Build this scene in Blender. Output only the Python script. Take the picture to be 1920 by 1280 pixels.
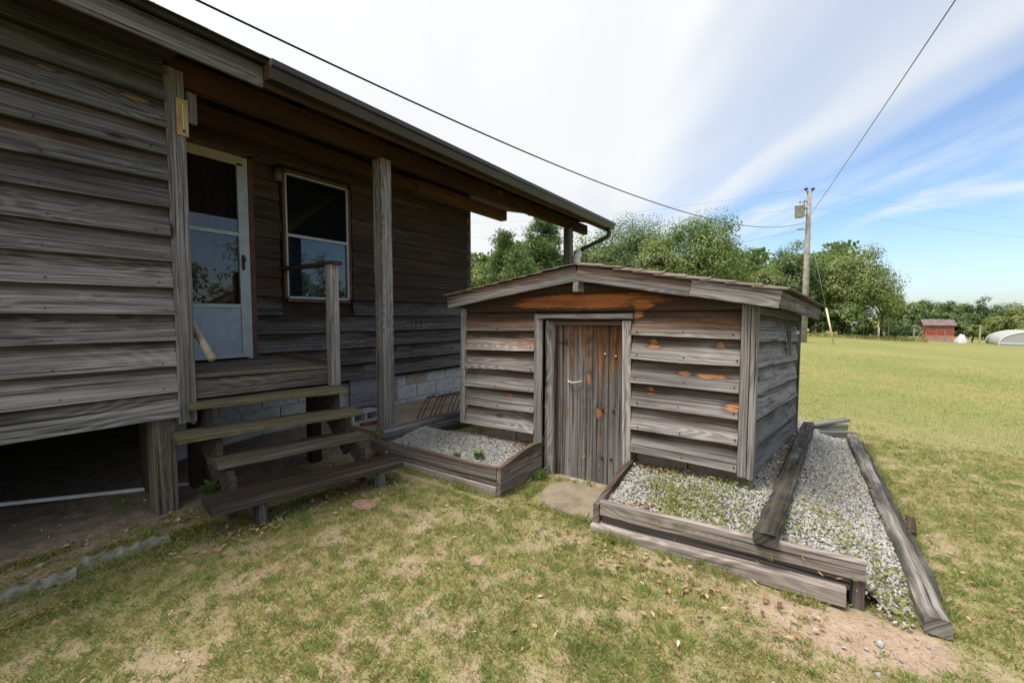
import bpy, bmesh, math, random
import numpy as np
from mathutils import Vector, Matrix

for o in list(bpy.data.objects):
    bpy.data.objects.remove(o, do_unlink=True)
scene = bpy.context.scene
COL = scene.collection
random.seed(7)
RNG = np.random.default_rng(11)

# ------------------------------------------------------------------ camera
HEAD = math.atan(560 / 805.0)
PITCH = math.atan(46 / 805.0)
cam_d = bpy.data.cameras.new('camera')
cam_d.sensor_width = 36.0
cam_d.lens = 805.0 / 1920 * 36.0
cam_d.clip_start = 0.05
cam_d.clip_end = 3000
cam = bpy.data.objects.new('camera', cam_d)
COL.objects.link(cam)
cam.location = (0, 0, 1.45)
cam.rotation_euler = (math.pi / 2 - PITCH, 0, HEAD - math.pi / 2)
scene.camera = cam

# ------------------------------------------------------------------ sky, sun, exposure
SUN_EL = math.radians(68)
SUN_AZ = math.radians(148)      # measured from +X towards +Y
sdir = Vector((math.cos(SUN_EL) * math.cos(SUN_AZ), math.cos(SUN_EL) * math.sin(SUN_AZ), math.sin(SUN_EL)))
world = bpy.data.worlds.new('World')
scene.world = world
world.use_nodes = True
wt = world.node_tree
for n in list(wt.nodes):
    wt.nodes.remove(n)


class G:
    """small wrapper to write node graphs"""
    def __init__(s, tree):
        s.t = tree

    def n(s, typ, **kw):
        nd = s.t.nodes.new(typ)
        for k, v in kw.items():
            setattr(nd, k, v)
        return nd

    def put(s, sock, v):
        if isinstance(v, bpy.types.NodeSocket):
            s.t.links.new(v, sock)
        elif v is not None:
            sock.default_value = v

    def m(s, op, a, b=None, c=None, clamp=False):
        nd = s.n('ShaderNodeMath', operation=op)
        nd.use_clamp = clamp
        s.put(nd.inputs[0], a)
        if b is not None:
            s.put(nd.inputs[1], b)
        if c is not None:
            s.put(nd.inputs[2], c)
        return nd.outputs[0]

    def vm(s, op, a, b=None):
        nd = s.n('ShaderNodeVectorMath', operation=op)
        s.put(nd.inputs[0], a)
        if b is not None:
            s.put(nd.inputs[1], b)
        return nd.outputs['Value'] if op in ('DOT_PRODUCT', 'LENGTH', 'DISTANCE') else nd.outputs['Vector']

    def ramp(s, v, a, b, lo=0.0, hi=1.0, smooth=True):
        nd = s.n('ShaderNodeMapRange')
        nd.interpolation_type = 'SMOOTHSTEP' if smooth else 'LINEAR'
        s.put(nd.inputs[0], v)
        s.put(nd.inputs[1], a)
        s.put(nd.inputs[2], b)
        s.put(nd.inputs[3], lo)
        s.put(nd.inputs[4], hi)
        return nd.outputs[0]

    def mix(s, f, a, b, mode='MIX'):
        nd = s.n('ShaderNodeMix', data_type='RGBA', blend_type=mode)
        s.put(nd.inputs[0], f)
        s.put(nd.inputs[6], a if isinstance(a, bpy.types.NodeSocket) else tuple(a) + (1,) if len(a) == 3 else a)
        s.put(nd.inputs[7], b if isinstance(b, bpy.types.NodeSocket) else tuple(b) + (1,) if len(b) == 3 else b)
        return nd.outputs[2]

    def noise(s, vec, scale=1.0, detail=2.0, rough=0.5, dist=0.0, col=False):
        nd = s.n('ShaderNodeTexNoise')
        s.put(nd.inputs['Vector'], vec)
        nd.inputs['Scale'].default_value = scale
        nd.inputs['Detail'].default_value = detail
        nd.inputs['Roughness'].default_value = rough
        nd.inputs['Distortion'].default_value = dist
        return nd.outputs['Color' if col else 'Fac']

    def xyz(s, v):
        nd = s.n('ShaderNodeSeparateXYZ')
        s.put(nd.inputs[0], v)
        return nd.outputs

    def comb(s, x, y, z):
        nd = s.n('ShaderNodeCombineXYZ')
        s.put(nd.inputs[0], x)
        s.put(nd.inputs[1], y)
        s.put(nd.inputs[2], z)
        return nd.outputs[0]


g = G(wt)
sky = g.n('ShaderNodeTexSky', sky_type='NISHITA')
sky.sun_disc = False
sky.sun_elevation = SUN_EL
sky.sun_rotation = math.pi / 2 - SUN_AZ
sky.altitude = 100
sky.air_density = 1.0
sky.dust_density = 1.2
sky.ozone_density = 1.5
bg_sky = g.n('ShaderNodeBackground')
sky_col = g.mix(1.0, sky.outputs[0], (0.90, 1.02, 1.12), 'MULTIPLY')
g.put(bg_sky.inputs[0], sky_col)
bg_sky.inputs[1].default_value = 0.10
tc = g.n('ShaderNodeTexCoord')
d = g.vm('NORMALIZE', tc.outputs['Generated'])
dx, dy, dz = g.xyz(d)
den = g.m('ADD', g.m('MAXIMUM', dz, 0.0), 0.11)
px = g.m('DIVIDE', dx, den)
py = g.m('DIVIDE', dy, den)
fa = HEAD + 0.02
# along / across the streaks of one high cloud sheet
along = g.m('ADD', g.m('MULTIPLY', px, math.cos(fa)), g.m('MULTIPLY', py, math.sin(fa)))
across = g.m('SUBTRACT', g.m('MULTIPLY', px, math.sin(fa)), g.m('MULTIPLY', py, math.cos(fa)))
pv = g.comb(g.m('MULTIPLY', along, 0.28), across, 0.0)
w1 = g.noise(pv, 1.6, 2, 0.5, 0.4)
w2 = g.noise(g.comb(g.m('MULTIPLY', along, 0.42), g.m('MULTIPLY', across, 0.95), 3.0), 1.5, 4, 0.5, 0.9)
edge = g.m('ADD', across, g.m('MULTIPLY', g.m('SUBTRACT', w1, 0.5), 1.1))
cover = g.ramp(edge, 1.10, 1.66, 1.0, 0.0)
gap = g.m('MULTIPLY', g.ramp(g.m('ABSOLUTE', g.m('SUBTRACT', edge, 0.92)), 0.05, 0.42, 0.48, 0.0), g.ramp(w2, 0.3, 0.6, 0.7, 1.0))
cover = g.m('SUBTRACT', cover, gap, clamp=True)
wisp = g.m('MULTIPLY', g.m('MULTIPLY', g.ramp(w2, 0.43, 0.76, 0.0, 0.85), g.ramp(dz, 0.10, 0.20)), g.ramp(across, 1.0, 2.0, 0.6, 1.0))
cover = g.m('MAXIMUM', cover, wisp)
haze_low = g.ramp(dz, 0.0, 0.20, 0.24, 0.0)
cover = g.m('MAXIMUM', cover, haze_low)
sd = g.m('MAXIMUM', g.vm('DOT_PRODUCT', d, tuple(sdir)), 0.0)
glow = g.m('POWER', sd, 3.0)
cl_str = g.m('ADD', g.m('MULTIPLY', glow, 0.36), g.m('ADD', 0.45, g.m('MULTIPLY', w2, 0.12)))
bg_cl = g.n('ShaderNodeBackground')
bg_cl.inputs[0].default_value = (0.965, 0.985, 1.0, 1)
g.put(bg_cl.inputs[1], cl_str)
mx = g.n('ShaderNodeMixShader')
g.put(mx.inputs[0], cover)
g.put(mx.inputs[1], bg_sky.outputs[0])
g.put(mx.inputs[2], bg_cl.outputs[0])
wo = g.n('ShaderNodeOutputWorld')
g.put(wo.inputs[0], mx.outputs[0])

sun_d = bpy.data.lights.new('sun', 'SUN')
sun_d.energy = 2.7
sun_d.angle = math.radians(20)
sun_d.color = (1.0, 0.94, 0.84)
sun = bpy.data.objects.new('sun', sun_d)
COL.objects.link(sun)
sun.rotation_euler = (-sdir).to_track_quat('-Z', 'Y').to_euler()
sun.location = sdir * 60

scene.view_settings.view_transform = 'Standard'
scene.view_settings.look = 'None'
scene.view_settings.gamma = 1.0
scene.view_settings.exposure = 0.93
try:
    scene.view_settings.use_curve_mapping = False
except Exception:
    pass
scene.render.engine = 'CYCLES'

# ------------------------------------------------------------------ object helpers
WM = {}


def thing(name, label, cat, loc=(0, 0, 0), group=None):
    o = bpy.data.objects.new(name, None)
    o.empty_display_size = 0.2
    COL.objects.link(o)
    o.location = loc
    WM[o.name] = Matrix.Translation(Vector(loc))
    tag(o, label, cat, group)
    return o


def tag(o, label, cat, group=None):
    o['label'] = label
    o['category'] = cat
    if group:
        o['group'] = group
    return o


def obj(name, me, mat=None, parent=None, M=None, col=(1, 0.3, 0, 1), kind=None):
    o = bpy.data.objects.new(name, me)
    COL.objects.link(o)
    M = M if M is not None else Matrix.Identity(4)
    if parent is not None:
        o.parent = parent
        o.matrix_parent_inverse = WM[parent.name].inverted()
    o.matrix_basis = M
    WM[o.name] = M.copy()
    if mat is not None and len(me.materials) == 0:
        me.materials.append(mat)
    o.color = col
    if kind:
        o['kind'] = kind
    return o


def mesh(name, V, F, smooth=False):
    me = bpy.data.meshes.new(name)
    me.from_pydata([tuple(v) for v in V], [], [tuple(f) for f in F])
    if smooth:
        me.polygons.foreach_set('use_smooth', [True] * len(me.polygons))
    me.update()
    return me


def frame(p, xd, up=(0, 0, 1)):
    x = Vector(xd).normalized()
    z = Vector(up)
    z = (z - x * z.dot(x)).normalized()
    y = z.cross(x)
    M = Matrix((x, y, z)).transposed().to_4x4()
    M.translation = Vector(p)
    return M


def sweep(profile, L, segs=1, jit=0.0, taper=None, seed=0, bow=0.0):
    """closed (y,z) profile swept along local x, centred; rings get small offsets"""
    r = random.Random(seed)
    n = len(profile)
    V, F = [], []
    for i in range(segs + 1):
        t = i / segs
        x = (t - 0.5) * L
        oy, oz = r.uniform(-jit, jit), r.uniform(-jit, jit)
        sc = 1.0 if taper is None else taper(t)
        b = bow * (1 - (2 * t - 1) ** 2)
        for k, (y, z) in enumerate(profile):
            e = r.uniform(-jit, jit) * 0.5
            V.append((x + (r.uniform(-jit, jit) * 1.5 if i in (0, segs) else 0), y * sc + oy + e, z * sc + oz + b + e))
    for i in range(segs):
        for k in range(n):
            a, b2 = i * n + k, i * n + (k + 1) % n
            F.append((a, a + n, b2 + n, b2))
    F.append(tuple(range(n)))
    F.append(tuple(reversed(range(segs * n, segs * n + n))))
    return V, F


def chamf(T, H, c):
    y, z = T / 2, H / 2
    return [(-y, -z + c), (-y, z - c), (-y + c, z), (y - c, z), (y, z - c), (y, -z + c), (y - c, -z), (-y + c, -z)]


def rect(T, H):
    y, z = T / 2, H / 2
    return [(-y, -z), (-y, z), (y, z), (y, -z)]


SEED = [0]


def bar(name, p0, p1, H, T, mat, parent=None, up=(0, 0, 1), ch=0.006, segs=1, jit=0.0, col=(1, 0.3, 0, 1), bow=0.0, taper=None, lapped=0.0):
    p0, p1 = Vector(p0), Vector(p1)
    L = (p1 - p0).length
    SEED[0] += 1
    prof = chamf(T, H, ch) if ch > 0 else rect(T, H)
    V, F = sweep(prof, L, segs, jit, taper, SEED[0], bow)
    return obj(name, mesh(name, V, F), mat, parent, frame((p0 + p1) / 2, p1 - p0, up), (col[0], col[1], col[2], lapped))


class MB:
    def __init__(s):
        s.V, s.F = [], []

    def add(s, V, F, M=None):
        k = len(s.V)
        s.V += [tuple(M @ Vector(v)) if M is not None else tuple(v) for v in V]
        s.F += [tuple(i + k for i in f) for f in F]
        return s

    def box(s, c, size, M=None):
        x, y, z = [v / 2 for v in size]
        V = [(c[0] + a * x, c[1] + b * y, c[2] + e * z) for a in (-1, 1) for b in (-1, 1) for e in (-1, 1)]
        F = [(0, 1, 3, 2), (4, 6, 7, 5), (0, 4, 5, 1), (2, 3, 7, 6), (0, 2, 6, 4), (1, 5, 7, 3)]
        return s.add(V, F, M)

    def bar(s, p0, p1, H, T, up=(0, 0, 1)):
        p0, p1 = Vector(p0), Vector(p1)
        V, F = sweep(rect(T, H), (p1 - p0).length)
        return s.add(V, F, frame((p0 + p1) / 2, p1 - p0, up))

    def tube(s, pts, rad, n=6, cap=True):
        pts = [Vector(p) for p in pts]
        R = rad if isinstance(rad, (list, tuple)) else [rad] * len(pts)
        V, F = [], []
        ref = Vector((0.13, 0.31, 0.94))
        for i, p in enumerate(pts):
            t = (pts[min(i + 1, len(pts) - 1)] - pts[max(i - 1, 0)]).normalized()
            if abs(t.dot(ref)) > 0.97:
                ref = Vector((0.9, 0.2, 0.1))
            a = t.cross(ref).normalized()
            b = t.cross(a)
            for k in range(n):
                an = 2 * math.pi * k / n
                V.append(p + (a * math.cos(an) + b * math.sin(an)) * R[i])
        for i in range(len(pts) - 1):
            for k in range(n):
                x, y = i * n + k, i * n + (k + 1) % n
                F.append((x, y, y + n, x + n))
        if cap:
            F.append(tuple(reversed(range(n))))
            F.append(tuple(range((len(pts) - 1) * n, len(pts) * n)))
        return s.add(V, F)

    def build(s, name, mat, parent=None, smooth=False, M=None, col=(1, 0.3, 0, 1), kind=None):
        return obj(name, mesh(name, s.V, s.F, smooth), mat, parent, M, col, kind)


# ------------------------------------------------------------------ materials
def new_mat(name):
    m = bpy.data.materials.new(name)
    m.use_nodes = True
    for n in list(m.node_tree.nodes):
        m.node_tree.nodes.remove(n)
    return m, G(m.node_tree)


def finish(g, col, rough=0.8, bump=None, bdist=0.003, bstr=0.6, spec=0.3, metal=0.0, trans=0.0):
    p = g.n('ShaderNodeBsdfPrincipled')
    g.put(p.inputs['Base Color'], col if isinstance(col, bpy.types.NodeSocket) else tuple(col) + (1,))
    g.put(p.inputs['Roughness'], rough)
    p.inputs['Specular IOR Level'].default_value = spec
    p.inputs['Metallic'].default_value = metal
    if bump is not None:
        b = g.n('ShaderNodeBump')
        b.inputs['Distance'].default_value = bdist
        b.inputs['Strength'].default_value = bstr
        g.put(b.inputs['Height'], bump)
        g.put(p.inputs['Normal'], b.outputs[0])
    out = g.n('ShaderNodeOutputMaterial')
    g.put(out.inputs[0], p.outputs[0])
    return p


def simple(name, col, rough=0.6, var=0.25, scale=6.0, spec=0.3, metal=0.0, bump=0.0, col2=None):
    m, g = new_mat(name)
    tcn = g.n('ShaderNodeTexCoord').outputs['Object']
    n1 = g.noise(tcn, scale, 5, 0.6)
    c2 = col2 or tuple(c * (1 - var * 1.6) for c in col)
    c = g.mix(g.ramp(n1, 0.35, 0.7), col, c2)
    n2 = g.noise(tcn, scale * 9, 3, 0.6)
    c = g.mix(g.ramp(n2, 0.3, 0.7, 0.0, var), c, (col[0] * 0.5, col[1] * 0.5, col[2] * 0.5))
    finish(g, c, rough, n2 if bump else None, bump or 0.001, 0.5, spec, metal)
    return m


def wood(name, light=(0.37, 0.342, 0.332), dark=(0.036, 0.031, 0.030), brown=(0.15, 0.064, 0.03), orange=(0.57, 0.31, 0.155), patches=(), knots=True, topstain_shade=0.6, stain=0.0, wash=0.0):
    """weathered softwood, grain along local x. Object colour: r tone, g browner boards, b moss"""
    m, g = new_mat(name)
    tcn = g.n('ShaderNodeTexCoord')
    oi = g.n('ShaderNodeObjectInfo')
    oc = g.n('ShaderNodeSeparateColor')
    g.put(oc.inputs[0], oi.outputs['Color'])
    tone, brn, moss = oc.outputs
    P = tcn.outputs['Object']
    x, y, z = g.xyz(P)
    rnd = g.m('MULTIPLY', oi.outputs['Random'], 61.7)
    x2 = g.m('ADD', x, rnd)
    yz = g.m('ADD', z, g.m('MULTIPLY', y, 0.83))
    zr = g.m('ADD', g.m('MULTIPLY', yz, g.m('ADD', 0.68, g.m('MULTIPLY', g.m('FRACT', g.m('MULTIPLY', rnd, 7.3)), 0.6))), g.m('MULTIPLY', rnd, 1.31))
    # slow wander of the grain around knots
    wob = g.noise(g.comb(g.m('MULTIPLY', x2, 1.0), g.m('MULTIPLY', zr, 3.0), 0.0), 1.0, 1)
    zw = g.m('ADD', zr, g.m('MULTIPLY', g.m('SUBTRACT', wob, 0.5), 0.035))
    # fibres
    f1 = g.noise(g.comb(g.m('MULTIPLY', x2, 2.2), g.m('MULTIPLY', zw, 150.0), 1.0), 1.0, 4, 0.7)
    f2 = g.noise(g.comb(g.m('MULTIPLY', x2, 0.75), g.m('MULTIPLY', zw, 46.0), 5.0), 1.0, 4, 0.7)
    f4 = g.noise(g.comb(g.m('MULTIPLY', x2, 0.6), g.m('MULTIPLY', zw, 15.0), 15.0), 1.0, 3, 0.6)
    # flat-sawn rings (long ovals)
    rn = g.noise(g.comb(g.m('MULTIPLY', x2, 1.1), g.m('MULTIPLY', zw, 6.5), 9.0), 1.0, 1.0, 0.4)
    ring = g.m('SINE', g.m('ADD', g.m('MULTIPLY', rn, 95.0), g.m('MULTIPLY', zw, 75.0)))
    ring = g.ramp(ring, -0.6, 1.0)
    rmask = g.ramp(g.noise(g.comb(g.m('MULTIPLY', x2, 0.5), rnd, 2.0), 1.0, 1), 0.42, 0.62, 0.05, 1.0)
    f = g.m('ADD', g.m('MULTIPLY', g.ramp(f1, 0.3, 0.72), 0.34), g.m('ADD', g.m('MULTIPLY', g.ramp(f2, 0.38, 0.64), 0.42), g.m('MULTIPLY', g.ramp(f4, 0.35, 0.66), 0.22)))
    f = g.m('ADD', f, g.m('MULTIPLY', g.m('MULTIPLY', ring, rmask), 0.34))
    c = g.mix(g.m('MINIMUM', f, 1.0), dark, light)
    # browner, less bleached areas (upper edge under the lap of the next board)
    gz = g.xyz(tcn.outputs['Generated'])[2]
    bn = g.noise(g.comb(g.m('MULTIPLY', x2, 0.8), g.m('MULTIPLY', zw, 9.0), 12.0), 1.0, 3, 0.6)
    bm = g.m('ADD', g.m('ADD', bn, g.m('MULTIPLY', g.m('SUBTRACT', gz, 0.5), topstain_shade)), g.m('SUBTRACT', brn, 0.98))
    bm = g.ramp(bm, -0.05, 0.42)
    bcol = g.mix(f, (brown[0] * 0.28, brown[1] * 0.26, brown[2] * 0.28), (brown[0] * 1.6, brown[1] * 1.6, brown[2] * 1.6))
    c = g.mix(g.m('MULTIPLY', bm, 0.85), c, bcol)
    # unbleached upper band of lapped boards, deepened with painted lap shade (object alpha)
    lap_n = g.noise(g.comb(g.m('MULTIPLY', x2, 1.6), g.m('MULTIPLY', zw, 8.0), 44.0), 1.0, 3, 0.6)
    lapm = g.ramp(g.m('ADD', gz, g.m('MULTIPLY', g.m('SUBTRACT', lap_n, 0.5), 1.1)), 0.38, 0.88)
    lapm = g.m('MULTIPLY', g.m('MULTIPLY', lapm, oi.outputs['Alpha']), topstain_shade * 1.6, clamp=True)
    c = g.mix(g.m('MULTIPLY', lapm, 0.88), c, g.mix(f, (0.017, 0.012, 0.010), (0.115, 0.072, 0.050)))
    # fine drying cracks
    ck = g.noise(g.comb(g.m('MULTIPLY', x2, 0.8), g.m('MULTIPLY', zw, 75.0), 51.0), 1.0, 2, 0.5)
    c = g.mix(g.ramp(ck, 0.61, 0.66, 0.0, 0.85), c, (0.018, 0.016, 0.016))
    # black weather stain
    st = g.noise(g.comb(g.m('MULTIPLY', x2, 1.1), g.m('MULTIPLY', zr, 5.0), 20.0), 1.0, 4, 0.7)
    c = g.mix(g.ramp(st, 0.53 - stain, 0.76 - stain, 0.0, 0.75), c, (0.026, 0.024, 0.023))
    # bright bleached streaks
    bl = g.noise(g.comb(g.m('MULTIPLY', x2, 0.7), g.m('MULTIPLY', zw, 14.0), 33.0), 1.0, 4, 0.7)
    c = g.mix(g.ramp(bl, 0.58, 0.78, 0.0, 0.5), c, (light[0] * 1.35, light[1] * 1.36, light[2] * 1.38))
    if knots:
        vo = g.n('ShaderNodeTexVoronoi')
        vo.inputs['Scale'].default_value = 1.0
        g.put(vo.inputs['Vector'], g.comb(g.m('MULTIPLY', x2, 2.3), g.m('MULTIPLY', zr, 6.0), 0.0))
        vr = g.xyz(vo.outputs['Color'])[0]
        kd = g.m('ADD', vo.outputs['Distance'], g.m('MULTIPLY', g.m('SUBTRACT', f1, 0.5), 0.06))
        kon = g.ramp(vr, 0.62, 0.64)
        k1 = g.m('MULTIPLY', g.ramp(kd, 0.10, 0.19, 1.0, 0.0), kon)
        kcol = g.mix(g.ramp(vr, 0.90, 0.93), (0.045, 0.03, 0.022), (orange[0] * 0.55, orange[1] * 0.5, orange[2] * 0.5))
        c = g.mix(g.m('MULTIPLY', k1, 0.8), c, kcol)
        k2 = g.m('MULTIPLY', g.ramp(kd, 0.05, 0.09, 1.0, 0.0), kon)
        c = g.mix(g.m('MULTIPLY', k2, 0.85), c, (0.028, 0.02, 0.016))
    if patches:
        pn = g.m('SUBTRACT', g.noise(g.comb(g.m('MULTIPLY', x, 5.0), g.m('MULTIPLY', yz, 95.0), 4.0), 1.0, 5, 0.72), 0.5)
        wz = g.m('ADD', z, g.m('MULTIPLY', g.m('SUBTRACT', g.noise(g.comb(g.m('MULTIPLY', x, 16.0), 0.0, rnd), 1.0, 3, 0.6), 0.5), 0.030))
        wx = g.m('ADD', x, g.m('MULTIPLY', g.m('SUBTRACT', g.noise(g.comb(g.m('MULTIPLY', x, 3.0), g.m('MULTIPLY', yz, 55.0), 7.0), 1.0, 3, 0.6), 0.5), 0.16))
        for pt in patches:
            (cx, cz, rx, rz, strg, core) = pt[:6]
            dxn = g.m('DIVIDE', g.m('SUBTRACT', wx, cx), rx)
            dzn = g.m('DIVIDE', g.m('SUBTRACT', wz, cz), rz)
            if rx > 0.1 and rz < rx * 0.5 and topstain_shade == 0.0:      # resin runs: broad at the top, thin below
                dzn = g.m('DIVIDE', dzn, g.m('MAXIMUM', g.m('ADD', 0.55, g.m('MULTIPLY', dxn, 0.5)), 0.12))
            dd = g.m('SQRT', g.m('ADD', g.m('MULTIPLY', dxn, dxn), g.m('MULTIPLY', dzn, dzn)))
            dd = g.m('ADD', g.m('MULTIPLY', dd, 0.76), g.m('MULTIPLY', pn, 0.9))
            pm = g.ramp(dd, 0.58, 0.80, 1.0, 0.0)
            c = g.mix(g.ramp(dd, 0.85, 1.5, 0.45 * strg, 0.0), c, (0.05, 0.026, 0.016))
            oc2 = g.mix(g.ramp(f1, 0.3, 0.7), (orange[0] * 0.5, orange[1] * 0.36, orange[2] * 0.3), orange)
            oc2 = g.mix(g.ramp(f2, 0.3, 0.7, 0.0, 0.6), oc2, (orange[0] * 0.62, orange[1] * 0.45, orange[2] * 0.36))
            c = g.mix(g.m('MULTIPLY', pm, strg), c, oc2)
            if core:
                c = g.mix(g.ramp(dd, 0.0, 0.32, 0.9, 0.0), c, (0.03, 0.02, 0.015))
    if wash:
        wn = g.noise(g.comb(g.m('MULTIPLY', x, 1.6), g.m('MULTIPLY', yz, 30.0), g.m('MULTIPLY', rnd, 0.3)), 1.0, 4, 0.65)
        wm = g.ramp(g.m('ADD', g.m('MULTIPLY', x, 0.9), g.m('SUBTRACT', wn, 0.5)), 0.20, 0.70, 0.0, wash)
        c = g.mix(wm, c, g.mix(f, (0.05, 0.022, 0.012), (0.34, 0.16, 0.075)))
    # moss / algae
    mn = g.noise(g.vm('ADD', P, g.comb(rnd, rnd, 0)), 7.0, 5, 0.65)
    mm = g.ramp(g.m('ADD', mn, g.m('SUBTRACT', moss, 1.0)), -0.15, 0.25)
    c = g.mix(g.m('MULTIPLY', mm, 0.68), c, g.mix(f1, (0.045, 0.043, 0.017), (0.165, 0.158, 0.06)))
    # tone per board
    tn = g.comb(tone, tone, tone)
    c = g.mix(1.0, c, tn, 'MULTIPLY')
    hgt = g.m('ADD', g.m('MULTIPLY', f1, 0.7), g.m('ADD', g.m('MULTIPLY', f2, 0.35), g.m('MULTIPLY', ring, 0.12)))
    finish(g, c, 0.9, hgt, 0.003, 0.45, 0.12)
    return m


W_GREY = wood('weathered_wood')
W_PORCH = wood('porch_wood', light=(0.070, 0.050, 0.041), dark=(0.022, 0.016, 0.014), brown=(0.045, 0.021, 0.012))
W_BEAM = wood('unpainted_beam_wood', light=(0.105, 0.055, 0.03), dark=(0.05, 0.026, 0.014), brown=(0.075, 0.034, 0.016))
W_OLD = wood('black_stained_timber', light=(0.27, 0.265, 0.26), dark=(0.03, 0.028, 0.026), brown=(0.075, 0.045, 0.028), knots=False, stain=0.07)
W_ROT = wood('rotten_black_timber', light=(0.33, 0.315, 0.30), dark=(0.025, 0.022, 0.020), brown=(0.05, 0.03, 0.02), knots=False, stain=0.24)
W_SPLIT = wood('split_grey_timber', light=(0.36, 0.335, 0.31), dark=(0.045, 0.038, 0.033), brown=(0.085, 0.052, 0.034), knots=False, stain=0.15)
W_TREAD = wood('mossy_tread_wood', light=(0.20, 0.175, 0.15), dark=(0.035, 0.028, 0.024), brown=(0.075, 0.042, 0.027), knots=False)
BROWN_METAL = simple('brown_gutter_metal', (0.035, 0.026, 0.022), 0.4, 0.3, 3.0, 0.5)
ROOFING = simple('dark_roofing', (0.045, 0.043, 0.042), 0.95, 0.3, 5.0)
SHINGLE = simple('tan_shingle', (0.22, 0.18, 0.145), 0.95, 0.35, 10.0, 0.1, 0, 0.003, (0.11, 0.09, 0.075))
DARKWOOD = simple('dark_wood', (0.03, 0.022, 0.018), 0.9, 0.3)
ALU = simple('white_aluminium', (0.37, 0.39, 0.41), 0.35, 0.12, 9.0, 0.5)
ALU_YEL = simple('cream_aluminium', (0.36, 0.325, 0.23), 0.4, 0.12, 9.0, 0.5)
PANELM = simple('white_panel', (0.30, 0.35, 0.42), 0.4, 0.12, 12.0, 0.4)
BLACKP = simple('black_plastic', (0.012, 0.012, 0.013), 0.4, 0.1)
BRASS = simple('brass', (0.55, 0.36, 0.10), 0.3, 0.2, 9, 0.5, 1.0)
RUST = simple('rusty_iron', (0.10, 0.04, 0.018), 0.85, 0.4, 25.0, 0.3, 0.2, 0.002)
STEEL = simple('galvanised_steel', (0.42, 0.43, 0.44), 0.45, 0.2, 14.0, 0.5, 0.6)
CONC = simple('grey_concrete_block', (0.46, 0.46, 0.475), 0.9, 0.2, 14.0, 0.15, 0, 0.004)
CONC_TAN = simple('tan_concrete_block', (0.36, 0.30, 0.23), 0.9, 0.2, 14.0, 0.15, 0, 0.004)
MORTAR = simple('mortar', (0.50, 0.50, 0.50), 0.95, 0.2, 14.0, 0.1)
PVC = simple('white_pvc', (0.68, 0.68, 0.66), 0.35, 0.18, 5.0, 0.5)
BRICK = simple('red_brick', (0.20, 0.075, 0.055), 0.9, 0.3, 14.0, 0.1, 0, 0.004)
SLABM = simple('worn_concrete_slab', (0.27, 0.225, 0.165), 0.92, 0.3, 5.0, 0.1, 0, 0.006, (0.17, 0.14, 0.105))
STONE_PINK = simple('pinkish_flat_stone', (0.30, 0.195, 0.15), 0.95, 0.25, 12.0, 0.1, 0, 0.004)
RIPPLE = simple('mossy_grey_edging', (0.28, 0.27, 0.24), 0.9, 0.35, 18.0, 0.1, 0, 0.004, (0.11, 0.105, 0.08))
REDPAINT = None
WHITEP = simple('white_paint', (0.78, 0.78, 0.77), 0.5, 0.12, 6.0)
CABLE = simple('black_cable', (0.015, 0.015, 0.017), 0.5, 0.1)
WIRE = simple('grey_wire', (0.13, 0.14, 0.16), 0.5, 0.1)
POLEM = simple('weathered_pole_wood', (0.36, 0.335, 0.30), 0.9, 0.3, 3.0, 0.2, 0, 0.006)
TRUNK = simple('bark', (0.10, 0.075, 0.055), 0.95, 0.4, 5.0, 0.1, 0, 0.02)
TFM = simple('grey_transformer_paint', (0.50, 0.52, 0.53), 0.4, 0.15, 5.0, 0.5)
GUARDM = simple('cream_plastic', (0.72, 0.60, 0.45), 0.5, 0.1)


def glass_mat(name, tint=(0.8, 0.85, 0.9), dim=0.85):
    m, g = new_mat(name)
    tr = g.n('ShaderNodeBsdfTransparent')
    tr.inputs[0].default_value = tuple(t * dim for t in tint) + (1,)
    gl = g.n('ShaderNodeBsdfGlossy')
    gl.inputs['Roughness'].default_value = 0.02
    gl.inputs['Color'].default_value = (0.95, 0.97, 1, 1)
    fr = g.n('ShaderNodeFresnel')
    fr.inputs['IOR'].default_value = 1.5
    tcn = g.n('ShaderNodeTexCoord').outputs['Object']
    b = g.n('ShaderNodeBump')
    b.inputs['Strength'].default_value = 0.05
    b.inputs['Distance'].default_value = 0.01
    g.put(b.inputs['Height'], g.noise(tcn, 2.0, 1))
    g.put(gl.inputs['Normal'], b.outputs[0])
    mxs = g.n('ShaderNodeMixShader')
    g.put(mxs.inputs[0], g.m('MULTIPLY', fr.outputs[0], 0.95, clamp=True))
    g.put(mxs.inputs[1], tr.outputs[0])
    g.put(mxs.inputs[2], gl.outputs[0])
    out = g.n('ShaderNodeOutputMaterial')
    g.put(out.inputs[0], mxs.outputs[0])
    return m


GLASS = glass_mat('window_glass')
m, g = new_mat('insect_screen')
tr = g.n('ShaderNodeBsdfTransparent')
df = g.n('ShaderNodeBsdfDiffuse')
df.inputs[0].default_value = (0.012, 0.012, 0.013, 1)
mxs = g.n('ShaderNodeMixShader')
mxs.inputs[0].default_value = 0.5
g.put(mxs.inputs[1], tr.outputs[0])
g.put(mxs.inputs[2], df.outputs[0])
g.put(g.n('ShaderNodeOutputMaterial').inputs[0], mxs.outputs[0])
SCREEN = m


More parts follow.
